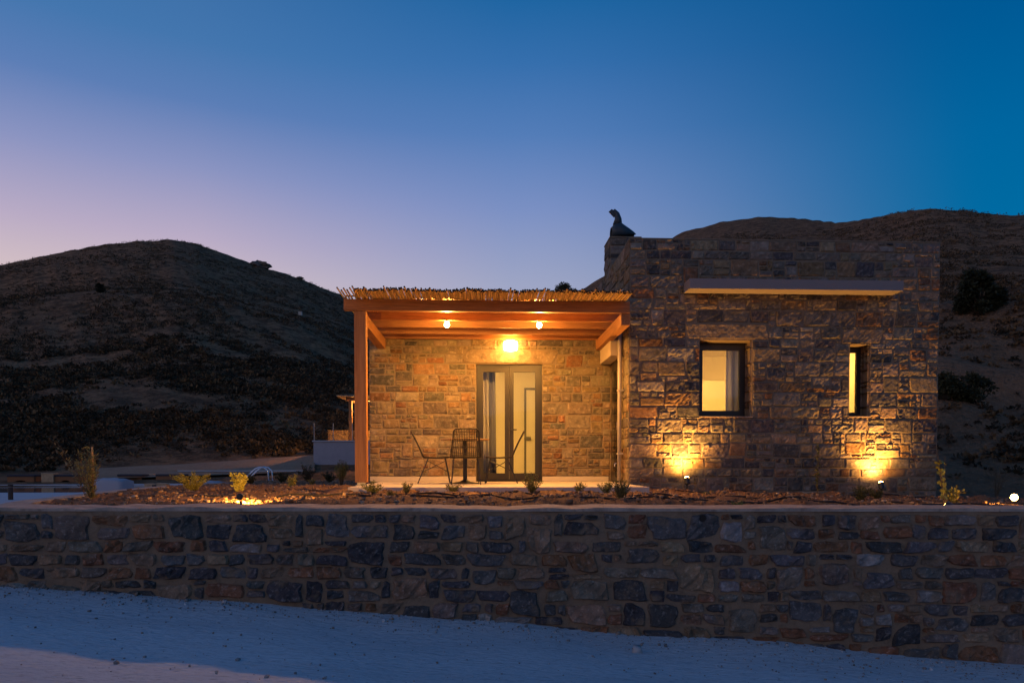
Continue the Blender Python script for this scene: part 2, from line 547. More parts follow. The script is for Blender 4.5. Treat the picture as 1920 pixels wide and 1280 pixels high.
def build_road_grit():
    g = np.random.default_rng(23)
    n = 3600
    x = g.uniform(-8, 8, n)
    off = np.abs(g.normal(0, .28, n)); far = g.random(n) < .30
    off[far] = g.uniform(0, 2.2, far.sum())
    y = 6.98 - (x + 9.5) * (.96 / 19) - .02 - off
    s_ = .0026 * np.exp(g.normal(0, .6, n)) + .0012
    cube = np.array([[a, b, c] for a in (-1, 1) for b in (-1, 1) for c in (-1, 1)], float)
    P = cube[None] * s_[:, None, None] * g.uniform(.5, 1.3, (n, 8, 3))
    z = road_z(x) + .012 * W1(x, y, 3) + .006 * W2(x, y, .9) + .05 * np.clip((y - 5.8) / .8, 0, 1) ** 2
    V = (P + np.stack([x, y, z + s_ * .4], -1)[:, None]).reshape(-1, 3)
    cf = np.array([[0, 1, 3, 2], [4, 6, 7, 5], [0, 4, 5, 1], [2, 3, 7, 6], [0, 2, 6, 4], [1, 5, 7, 3]])
    me = np_mesh('grit', V, (np.arange(n)[:, None, None] * 8 + cf[None]).reshape(-1, 4))
    pal = np.array([[.36, .36, .36], [.22, .21, .20], [.28, .22, .17], [.5, .5, .5]])
    c = pal[g.choice(4, n, p=[.35, .35, .2, .1])] * g.uniform(.7, 1.3, (n, 1))
    set_tint(me, np.repeat(np.concatenate([c, g.random((n, 1))], 1), 8, 0))
    tag(mesh_obj('grit', me, 'gravel'), 'loose grit strewn along the road at the wall foot', 'grit', kind='stuff')


build_road_grit()

KERB = [(-4.55, 6.9), (-4.62, 8.2), (-4.9, 9.4), (-5.4, 12), (-6.1, 16), (-6.9, 21.5), (-7.7, 27)]
KX = lambda y: np.interp(y, [p[1] for p in KERB], [p[0] for p in KERB])


def bed_z(x, y):
    return -.40 - .06 * np.clip((7.75 - y) / .5, 0, 1) - .003 * (y - 7) - .025 * np.maximum(0, x - 1.5) - .012 * np.maximum(0, y - 13)


def bed_bumps(x, y):
    calm = 1 - .65 * np.exp(-((x + 2.5) ** 2 / 1.6 + (y - 8.2) ** 2 / 1.2))
    return calm * (.018 * W1(x, y, .9) + .012 * W2(x, y, .35) + .010 * W3(x, y, .17))


def build_bed():
    xs = np.arange(-8, 17, .085)
    ys = np.concatenate([np.arange(6.72, 13, .075), np.arange(13, 28, .25)])
    X, Y = np.meshgrid(xs, ys, indexing='ij')
    Z = bed_z(X, Y) + bed_bumps(X, Y)
    V = np.stack([X, Y, Z], -1).reshape(-1, 3)
    nx, ny = len(xs), len(ys)
    i, j = np.meshgrid(np.arange(nx - 1), np.arange(ny - 1), indexing='ij')
    ok = (X[:-1, :-1] > KX(Y[:-1, :-1]) - .05) & ~((Y[:-1, :-1] > 13.2) & (X[:-1, :-1] > -2.0) & (X[:-1, :-1] < XR - .1)) & (Y[:-1, :-1] < 27)
    ok &= ~((Y[:-1, :-1] > 20) & (X[:-1, :-1] > 5))
    a = (i * ny + j)[ok]
    me = np_mesh('garden_bed', V, np.stack([a, a + ny, a + ny + 1, a + 1], -1))
    me.polygons.foreach_set('use_smooth', [True] * len(me.polygons))
    tag(mesh_obj('garden_bed', me, 'soil'), kind='structure')
    # loose stones and clods
    g = np.random.default_rng(3)
    n = 16000
    y = g.uniform(6.95, 12.4, n) ; x = g.uniform(-6, 9.5, n)
    far = g.random(n) < .15
    y[far] = g.uniform(12, 24, far.sum()); x[far] = g.uniform(-7.3, -2.4, far.sum())
    k = (x > KX(y) + .1) & ~((y > 10.3) & (x > -2.45) & (x < XS + .02)) & ~((y > YF - .05) & (x > XS))
    x, y = x[k], y[k]
    n = len(x)
    s = np.minimum(.0055 * np.exp(g.normal(0, .6, n)) + .003, .024)
    cube = np.array([[a, b, c] for a in (-1, 1) for b in (-1, 1) for c in (-1, 1)], float)
    P = cube[None] * s[:, None, None] * g.uniform(.55, 1.25, (n, 8, 3)) * np.array([1.2, 1.2, .8])
    an = g.uniform(0, 6.28, n); ca, sa = np.cos(an)[:, None], np.sin(an)[:, None]
    px = P[..., 0] * ca - P[..., 1] * sa; py = P[..., 0] * sa + P[..., 1] * ca
    V = np.stack([px + x[:, None], py + y[:, None], P[..., 2] + (bed_z(x, y) + bed_bumps(x, y) + s * .3)[:, None]], -1).reshape(-1, 3)
    cf = np.array([[0, 1, 3, 2], [4, 6, 7, 5], [0, 4, 5, 1], [2, 3, 7, 6], [0, 2, 6, 4], [1, 5, 7, 3]])
    Fq = (np.arange(n)[:, None, None] * 8 + cf[None]).reshape(-1, 4)
    me = np_mesh('gravel', V, Fq)
    pal = np.array([[.24, .145, .085], [.28, .20, .135], [.17, .10, .06], [.36, .28, .21]])
    c = pal[g.choice(4, n, p=[.4, .25, .25, .1])] * g.uniform(.7, 1.3, (n, 1))
    set_tint(me, np.repeat(np.concatenate([c, g.random((n, 1))], 1), 8, 0))
    tag(mesh_obj('gravel', me, 'gravel'), 'loose stones and clods strewn over the planting bed soil', 'gravel', kind='stuff')
    # kerb along the left edge of the bed
    kb = MB()
    ky = np.linspace(6.95, 27, 60)
    for i in range(len(ky) - 1):
        y0, y1 = ky[i], ky[i + 1]
        vs = []
        for yy in (y0, y1):
            xk = float(KX(yy)); zz = float(bed_z(xk, yy))
            vs += [(xk - .30, yy, zz - .5), (xk - .30, yy, zz + .02), (xk, yy, zz + .025), (xk, yy, zz - .5)]
        kb.add(vs, [(1, 2, 6, 5), (0, 1, 5, 4), (2, 3, 7, 6)])
    tag(kb.build('kerb', 'coping'), kind='structure')
    # paved ramp between the wall and the pool deck
    pv = MB()
    xs = np.linspace(-20, 0, 2)
    rows = [(6.7, -.42), (8, -.44), (10.5, -.58), (14, -.85)]
    vs, fs = [], []
    for (yy, zz) in rows:
        vs += [(-22, yy, zz), (float(KX(yy)) - .29, yy, zz)]
    for i in range(len(rows) - 1):
        fs.append((2 * i, 2 * i + 1, 2 * i + 3, 2 * i + 2))
    pv.add(vs, fs)
    tag(pv.build('path', 'deck'), kind='structure')


build_bed()


def build_pool_area():
    zd = -.86
    d = MB()
    y0, y1 = 14.0, 37.0
    py0, py1 = 22.6, 31.0
    px1 = -12.3
    kx = lambda y: float(KX(min(y, 27))) - .29
    # deck as strips around the pool opening
    d.add([(-40, y0, zd), (kx(y0), y0, zd), (kx(py0), py0, zd), (-40, py0, zd)], [(0, 1, 2, 3)])
    d.add([(px1, py0, zd), (kx(py0), py0, zd), (kx(27), py1, zd), (px1, py1, zd)], [(0, 1, 2, 3)])
    d.add([(-40, py1, zd), (-7.9, py1, zd), (-7.9, y1, zd), (-40, y1, zd)], [(0, 1, 2, 3)])
    d.add([(-40, py0, zd), (px1, py0, zd), (px1, py0, zd - 1), (-40, py0, zd - 1)], [(0, 1, 2, 3)])
    d.add([(-40, py1, zd), (px1, py1, zd), (px1, py1, zd - 1), (-40, py1, zd - 1)], [(3, 2, 1, 0)])
    d.add([(px1, py0, zd), (px1, py1, zd), (px1, py1, zd - 1), (px1, py0, zd - 1)], [(0, 1, 2, 3)])
    tag(d.build('pool_deck', 'deck'), kind='structure')
    w = MB()
    w.add([(-40, py0, zd - .06), (px1, py0, zd - .06), (px1, py1, zd - .06), (-40, py1, zd - .06)], [(0, 1, 2, 3)])
    tag(w.build('pool_water', 'water'), kind='structure')
    # dirt track behind the pool
    tv = []
    n = 40
    for i in range(n + 1):
        u = 180 + (590 - 180) * i / n
        az = math.atan((u - CX) / F) + YAW
        for q in (37.5, 44.5):
            x, y = q * math.sin(az), q * math.cos(az)
            tv.append((x, y, float(terrain(x, y)) + .12))
    t = MB()
    t.add(tv, [(2 * i, 2 * i + 2, 2 * i + 3, 2 * i + 1) for i in range(n)])
    tag(t.build('dirt_track', 'dirt_road'), kind='structure')
    # low wall behind the pool
    a = atY(335, 885, 36.5); b = atY(566, 880, 36.5)
    wl = thing('pool_wall', 'low dark grey wall with a pale coping behind the pool ladder', 'wall', (a.x, 36.5, zd))
    MB().box((0, 0, 0), (b.x - a.x, .25, .50)).build('wall', 'grey_concrete', wl)
    MB().box((-.03, -.04, .503), (b.x - a.x + .03, .29, .56)).build('coping', 'deck', wl)
    # pool ladder
    p = atY(487, 900, 31.0)
    ld = thing('pool_ladder', 'bent stainless steel pool ladder with two curved rails', 'ladder', (p.x, 31.0, zd), 0)
    for dy in (-.28, .28):
        pts = [(-.95, dy, -.2), (-.55, dy, .25), (-.1, dy, .66), (.08, dy, .74), (.28, dy, .72), (.42, dy, .58), (.46, dy, .3), (.46, dy, -.05)]
        MB().tube(pts, .035, 8).build('rail', 'steel', ld, smooth=True)
    for zz in (-.1, .1):
        MB().tube([(-.75 + zz, -.28, zz), (-.75 + zz, .28, zz)], .02, 6).build('step', 'steel', ld)

    def lounger(u, Y, w, label, rz):
        p = atZ(u, 902, zd); p = atY(u, 902, Y)
        t = thing('sun_lounger', label, 'sun lounger', (p.x, Y, zd), rz, 'sun loungers beyond the pool')
        f = MB()
        n = 10
        vs = []
        # side board with an arched cut-out below
        prof = [(-w / 2, 0), (-w / 2, .30), (w / 2, .30), (w / 2, 0), (w / 2 - .28, 0)] + [((w / 2 - .28) * math.cos(math.pi * i / n), .15 * math.sin(math.pi * i / n)) for i in range(1, n)] + [(-w / 2 + .28, 0)]
        for yy in (-.35, .35):
            k = len(vs)
            vs += [(x, yy, z) for x, z in prof]
        m = len(prof)
        f.add(vs, [tuple(range(m)), tuple(range(2 * m - 1, m - 1, -1))] + [(i, i + m, (i + 1) % m + m, (i + 1) % m) for i in range(m)])
        f.build('frame', 'lounger_wood', t)
        MB().box((-w / 2 - .02, -.37, .302), (w / 2 + .02, .37, .40), .03).build('cushion', 'dark_cushion', t)
    lounger(48, 33.2, 1.15, 'dark cushioned wooden lounger at the left edge, beside a pale cube table', 0)
    lounger(131, 33.2, 1.05, 'wooden lounger half hidden behind the tall olive green shrub', 0)
    lounger(250, 34.5, 1.1, 'wooden lounger with dark cushion just behind the grey bean bag', 0)
    lounger(323, 34.5, 1.2, 'wooden lounger with dark cushion just left of the pool wall', 0)

    def cube(u, v, Y, s, label):
        p = atY(u, v, Y)
        t = thing('cube_table', label, 'side table', (p.x, Y, zd), .1, 'wooden cube tables by the pool')
        MB().box((-s / 2, -s / 2, 0), (s / 2, s / 2, s * .86), .01).build('body', 'cube_wood', t)
        MB().box((-s / 2 - .01, -s / 2 - .01, s * .863), (s / 2 + .01, s / 2 + .01, s * .95), .008).build('table_top', 'cube_wood', t)
    cube(94, 900, 33, .50, 'pale wooden cube table right of the leftmost dark lounger')
    cube(281, 897, 35.5, .42, 'pale wooden cube table between two loungers behind the pool')
    cube(284, 912, 22.0, .30, 'slatted wooden cube table at the near pool edge behind a bollard')
    cube(305, 912, 22.1, .31, 'smaller wooden cube table beside another cube at the near pool edge')

    def bag(u, v, Y, w, h, label):
        p = atY(u, v, Y)
        bm = bmesh.new()
        bmesh.ops.create_cube(bm, size=1)
        bmesh.ops.subdivide_edges(bm, edges=bm.edges[:], cuts=6, use_grid_fill=True)
        for vv in bm.verts:
            c = vv.co * 2
            sx = c.x * math.sqrt(max(0, 1 - c.z * c.z * .05 - c.y ** 2 * .05)); sy = c.y * math.sqrt(max(0, 1 - c.z * c.z * .05 - c.x ** 2 * .05))
            top = (c.z + 1) / 2
            vv.co = Vector((sx * w / 2, sy * w * .42, top * h * (1 - .10 * c.x * c.x - .12 * (1 if c.z > 0 else 0) * c.y ** 2) + .012 * math.sin(9 * c.x + 5 * c.y)))
        me = bpy.data.meshes.new('bean_bag'); bm.to_mesh(me); bm.free()
        me.polygons.foreach_set('use_smooth', [True] * len(me.polygons))
        o = mesh_obj('bean_bag', me, 'bag_fabric', None, (p.x, Y, zd))
        return tag(o, label, 'bean bag', 'bean bags by the pool')
    bag(209, 915, 20.5, .92, .48, 'large grey square bean bag standing on the near pool deck')
    bag(390, 900, 24.0, .95, .32, 'flat grey bean bag left of the pool ladder')

    def bollard(u, v, Y, h, label):
        p = atY(u, v, Y)
        t = thing('bollard_light', label, 'bollard', (p.x, Y, zd), 0, 'unlit bollards along the pool deck')
        MB().lathe([(.055, 0), (.055, h * .8)], 14).build('post', 'black_metal', t)
        MB().lathe([(.045, h * .8 + .002), (.045, h * .86)], 14).build('lens', 'door_grey', t)
        MB().lathe([(.058, h * .862), (.058, h), (.05, h + .004)], 14).build('cap', 'black_metal', t)
    bollard(20, 932, 18, .37, 'short black bollard at the left edge of the pool deck')
    bollard(289, 915, 20.6, .28, 'short black bollard in front of the wooden cube tables')


build_pool_area()


# ------------------------------------------------------------------ stonework
def pack(w, h, c, holes, sizes, g):
    """fill a w x h face with roughly coursed stones on a fine grid; holes are rects left free.
    sizes = (lowest course, highest course, narrowest, widest stone, share of big stones) in metres"""
    lo, hi, wn, wx, big = sizes
    nx, ny = max(1, int(round(w / c))), max(1, int(round(h / c)))
    cx, cy = w / nx, h / ny
    occ = np.zeros((nx, ny), bool)
    for (a, b, e, d) in holes:
        occ[max(0, int(round(a / cx))):max(0, int(round(e / cx))), max(0, int(round(b / cy))):max(0, int(round(d / cy)))] = True
    out = []

    def put(i, j, W, H):
        occ[i:i + W, j:j + H] = True
        out.append((i * cx, j * cy, (i + W) * cx, (j + H) * cy))
    for _ in range(int(big * w * h * 3)):
        W, H = int(g.uniform(.20, .38) / cx), int(g.uniform(.15, .28) / cy)
        if W >= nx or H >= ny:
            continue
        i, j = int(g.integers(0, nx - W)), int(g.integers(0, ny - H))
        if not occ[max(0, i - 3):i + W + 3, max(0, j - 3):j + H + 3].any():
            put(i, j, W, H)
    tops, z = [], 0
    while z < h:
        z += g.uniform(lo, hi); tops.append(min(ny, int(round(z / cy))))
    tops = sorted(set(q for q in tops if (ny - q) * cy > .085) | {ny})
    for j in range(ny):
        rem0 = next(t for t in tops if t > j) - j
        for i in range(nx):
            if occ[i, j]:
                continue
            rem = rem0
            if i % 7 == 0 and rem * cy < lo * .6:
                rem = rem0
            H = rem
            if rem * cy > .15 and g.random() < .55:
                H = int(round(rem * g.choice([.38, .5, .62])))
            if (rem - H) * cy < .055:
                H = rem
            H = max(1, H)
            bw = max(1, int(round(float(np.clip(H * cy * g.uniform(1.0, 2.9), wn, wx)) / cx)))
            run = 1
            while run < bw + 4 and i + run < nx and not occ[i + run, j]:
                run += 1
            W = run if run - bw < 3 else bw
            W = min(W, run)
            k = 1
            while k < H and j + k < ny and not occ[i:i + W, j + k].any():
                k += 1
            put(i, j, W, k)
    return out


def stone_geo(w, h, g, joint, proud, amp, roundness, step):
    nx, ny = max(2, int(round(w / step)) - 1), max(2, int(round(h / step)) - 1)
    nx += 2; ny += 2
    ex, ey = min(.3, .016 / (w / 2)), min(.3, .016 / (h / 2))
    s = np.concatenate([[-1], np.linspace(-1 + ex, 1 - ex, nx - 1), [1]]); t = np.concatenate([[-1], np.linspace(-1 + ey, 1 - ey, ny - 1), [1]])
    S, T = np.meshgrid(s, t, indexing='ij')
    k = roundness
    X = S * np.sqrt(1 - k * T * T); Y = T * np.sqrt(1 - k * S * S)
    hw, hh = w / 2 - joint / 2, h / 2 - joint / 2
    c4 = g.uniform(-.26, .10, (4, 2)) if k > .1 else g.uniform(-.07, .015, (4, 2)) * np.array([min(1, .22 / w), 1])
    if True:
        for q, (sa, sb) in enumerate(((-1, -1), (1, -1), (1, 1), (-1, 1))):
            wgt = (1 + sa * S) * (1 + sb * T) / 4
            X = X + wgt * sa * c4[q, 0]; Y = Y + wgt * sb * c4[q, 1]
    if k > .1:
        an = np.arctan2(T, S); p1, p2, p3 = g.uniform(0, 6.28, 3)
        wob = 1 + .07 * np.sin(2 * an + p1) + .06 * np.sin(3 * an + p2) + .05 * np.sin(5 * an + p3)
        X = X * wob; Y = Y * wob
    skx, sky = g.normal(0, .05, 2) * (1 + 2 * k)
    X = X + skx * Y * (1 - .3 * abs(skx)); Y = Y + sky * S * .6
    X = np.clip(X, -1.04, 1.04) * hw; Y = np.clip(Y, -1.06, 1.06) * hh
    edge = (np.abs(S) > .999) | (np.abs(T) > .999)
    jit = min(joint * .25, .006) * (1 + k)
    X = X + g.uniform(-jit, jit, X.shape); Y = Y + g.uniform(-jit, jit, Y.shape)
    tx, ty = g.normal(0, amp * .5, 2)
    Z = proud + g.uniform(-amp, amp, X.shape) + tx * S + ty * T
    Z = np.maximum(np.where(edge, proud * .25 + g.uniform(-.002, .002, X.shape), Z), .002)
    V = np.stack([X, Y, Z], -1).reshape(-1, 3)
    m = ny + 1
    a = (np.arange(nx)[:, None] * m + np.arange(ny)[None]).reshape(-1)
    Fs = [tuple(q) for q in np.stack([a, a + m, a + m + 1, a + 1], -1)]
    ring = [i * m for i in range(nx + 1)] + [nx * m + j for j in range(1, m)] + [i * m + ny for i in range(nx - 1, -1, -1)] + [j for j in range(ny - 1, 0, -1)]
    b0 = len(V)
    sk = V[ring].copy(); sk[:, 2] = -.03
    V = np.concatenate([V, sk])
    L = len(ring)
    for i in range(L):
        j = (i + 1) % L
        Fs.append((ring[j], ring[i], b0 + i, b0 + j))
    return V, Fs


HOUSE_PAL = [((.155, .135, .112), .27), ((.072, .068, .068), .22), ((.24, .18, .115), .18), ((.22, .135, .072), .09), ((.25, .21, .165), .10), ((.18, .095, .05), .04), ((.18, .15, .118), .10)]
PATIO_PAL = [((.175, .142, .10), .28), ((.205, .15, .088), .26), ((.205, .128, .066), .13), ((.24, .19, .13), .11), ((.17, .09, .045), .05), ((.105, .092, .075), .17)]
WALL_PAL = [((.082, .078, .079), .30), ((.13, .118, .112), .19), ((.25, .115, .058), .20), ((.28, .19, .118), .15), ((.20, .16, .125), .12), ((.30, .275, .25), .04)]
STONES = {}      # thing key -> list of (score, V, F, tint, frame, material, parent)


def pick(pal, g):
    p = np.array([q[1] for q in pal]); i = g.choice(len(pal), p=p / p.sum())
    return np.clip(np.array(pal[i][0]) * g.uniform(.8, 1.22) * g.uniform(.94, 1.06, 3), .01, .6)


def in_frame(P):
    d = Vector(P); dz = d.dot(_f)
    if dz < .5: return False
    u = CX + F * d.dot(_r) / dz; v = V0 - F * d.dot(_u) / dz
    return -30 < u < 1950 and -30 < v < 1310


def stone_face(key, parent, O, U, V, w, h, seed, pal, c=.075, holes=(), extra=(), joint=.014, proud=.014, amp=.010, roundness=0., sizes=None, m='stone', step=.055, clip=None, weight=1.0):
    g = np.random.default_rng(seed)
    O, U, V = Vector(O), Vector(U), Vector(V)
    N = U.cross(V)
    sizes = sizes or (.12, .27, .09, .48, .30)
    c = .03
    rects = [(r, None) for r in pack(w, h, c, list(holes) + list(extra), sizes, g)] + [(e, 'L') for e in extra]
    for (a, b, e, d), special in rects:
        if clip is not None and not clip((a + e) / 2, (b + d) / 2, (a, b, e, d)):
            continue
        Vv, Fs = stone_geo(e - a, d - b, g, joint * g.uniform(.8, 1.35), proud * g.uniform(.6, 1.4), amp * g.choice([.35, .7, 1.0, 1.5]), roundness, step)
        tint = np.append(pick(pal, g), g.random())
        if special:
            tint[:3] = (.23, .175, .115)
        ctr = O + U * ((a + e) / 2) + V * ((b + d) / 2)
        dist = ctr.length
        score = (e - a) * (d - b) / dist ** 2 * weight * (1 if in_frame(ctr) else .001)
        M = Matrix((U, V, N)).transposed().to_4x4(); M.translation = ctr
        STONES.setdefault(key, []).append((score, Vv, Fs, tint, M, m, parent))


def flush_stones(key, limit=300):
    L = sorted(STONES[key], key=lambda q: -q[0])
    for (s, Vv, Fs, tint, M, m, parent) in L[:limit]:
        me = bpy.data.meshes.new('stone')
        me.from_pydata(Vv.tolist(), [], [tuple(int(i) for i in f) for f in Fs])
        set_tint(me, tint)
        o = mesh_obj('stone', me, m)
        o.parent = parent
        o.matrix_local = M
    rest = {}
    for q in L[limit:]:
        rest.setdefault(q[6].name, []).append(q)
    for pn, qs in rest.items():
        VV, FF, TT, k = [], [], [], 0
        for (s, Vv, Fs, tint, M, m, parent) in qs:
            A = np.array(M)
            VV.append(Vv @ A[:3, :3].T + A[:3, 3]); FF += [tuple(int(i) + k for i in f) for f in Fs]; TT.append(np.tile(tint, (len(Vv), 1)))
            k += len(Vv)
        me = bpy.data.meshes.new('small_stones')
        me.from_pydata(np.concatenate(VV).tolist(), [], FF)
        set_tint(me, np.concatenate(TT))
        o = mesh_obj('small_stones', me, qs[0][5], qs[0][6])
        o['kind'] = 'stuff'


def wall_mesh(O, U, V, w, h, depth, holes):
    """a slab with rectangular openings; depth goes to -N"""
    O, U, V = Vector(O), Vector(U), Vector(V); N = U.cross(V)
    xs = sorted({0, w, *[q for a in holes for q in (a[0], a[2])]}); ys = sorted({0, h, *[q for a in holes for q in (a[1], a[3])]})
    xs = [x for x in xs if 0 <= x <= w]; ys = [y for y in ys if 0 <= y <= h]
    nx, ny = len(xs) - 1, len(ys) - 1

    def solid(i, j):
        if not (0 <= i < nx and 0 <= j < ny): return False
        cx, cy = (xs[i] + xs[i + 1]) / 2, (ys[j] + ys[j + 1]) / 2
        return not any(a < cx < e and b < cy < d for (a, b, e, d) in holes)
    m = MB()
    P = lambda x, y, z: O + U * x + V * y - N * z
    for i in range(nx):
        for j in range(ny):
            if not solid(i, j): continue
            x0, x1, y0, y1 = xs[i], xs[i + 1], ys[j], ys[j + 1]
            m.add([P(x0, y0, 0), P(x1, y0, 0), P(x1, y1, 0), P(x0, y1, 0)], [(0, 1, 2, 3)])
            m.add([P(x0, y0, depth), P(x1, y0, depth), P(x1, y1, depth), P(x0, y1, depth)], [(3, 2, 1, 0)])
            for (di, dj, A, B) in ((-1, 0, (x0, y0), (x0, y1)), (1, 0, (x1, y1), (x1, y0)), (0, -1, (x1, y0), (x0, y0)), (0, 1, (x0, y1), (x1, y1))):
                if not solid(i + di, j + dj):
                    m.add([P(*A, 0), P(*B, 0), P(*B, depth), P(*A, depth)], [(0, 1, 2, 3)])
    return m


# ------------------------------------------------------------------ retaining wall in front
def build_retaining_wall():
    a = Vector((-9.5, 6.98 , 0)); b = Vector((9.5, 6.02, 0))
    # the wall's face runs slightly towards the camera on the right
    U = (b - a).normalized(); V = Vector((0, 0, 1)); N = U.cross(V)
    L = (b - a).length
    top = -.425; bot = -2.6
    t = thing('retaining_wall', 'long rubble stone retaining wall with mortar joints along the road', 'wall', (0, 0, 0))
    body = wall_mesh(a + V * bot, U, V, L, top - bot, .46, []).build('mortar', 'rubble_mortar', t)
    cp = MB()
    n = 90
    g = np.random.default_rng(4)
    for i in range(n):
        x0, x1 = L * i / n, L * (i + 1) / n
    xs = np.linspace(0, L, n + 1); e0 = g.normal(0, .012, n + 1); z0 = g.normal(0, .006, n + 1)
    vs, fs = [], []
    for i in range(n + 1):
        q = a + U * xs[i] + N * (.012 + e0[i])
        r = a + U * xs[i] - N * .50
        vs += [(q.x, q.y, top + .001), (q.x, q.y, top + .028 + z0[i]), (r.x, r.y, top + .032 + z0[i]), (r.x, r.y, top - .1)]
    for i in range(n):
        k = 4 * i
        fs += [(k, k + 4, k + 5, k + 1), (k + 1, k + 5, k + 6, k + 2), (k + 2, k + 6, k + 7, k + 3)]
    cp.add(vs, fs).build('coping', 'coping', t)
    sizes = (.10, .24, .08, .36, 2.6)

    def clip(cx, cy, r):
        x = a.x + U.x * cx
        return bot + r[3] > float(road_z(np.array(x))) - .05 and min(r[2] - r[0], r[3] - r[1]) > .055
    stone_face('wall', t, a + V * bot, U, V, L, top - bot - .02, 21, WALL_PAL, c=.074, joint=.010, proud=.026, amp=.016, roundness=.17, sizes=sizes, m='rubble', step=.05, clip=clip)
    flush_stones('wall', 300)
    p = atY(1314, 970, 6.42); 
    d = thing('drain_pipe', 'black round drain hole near the top of the retaining wall', 'pipe', p)
    yw = a.y + (p.x - a.x) * (b.y - a.y) / (b.x - a.x)
    MB().tube([(0, yw - p.y - .035, 0), (0, yw - p.y + .1, 0)], .034, 16).build('pipe', 'black_metal', d)
    MB().tube([(0, yw - p.y - .0352, 0), (0, yw - p.y - .037, 0)], .027, 16).build('opening', 'reed_hollow', d)


build_retaining_wall()


# ------------------------------------------------------------------ the stone house
def rect_on(Y, u0, v0, u1, v1):
    a = atY(u0, v1, Y); b = atY(u1, v0, Y)
    return a.x, a.z, b.x, b.z      # x0, z0, x1, z1


house = thing('stone_house', 'flat roofed stone house with lit windows and a covered patio', 'house', (0, 0, 0))


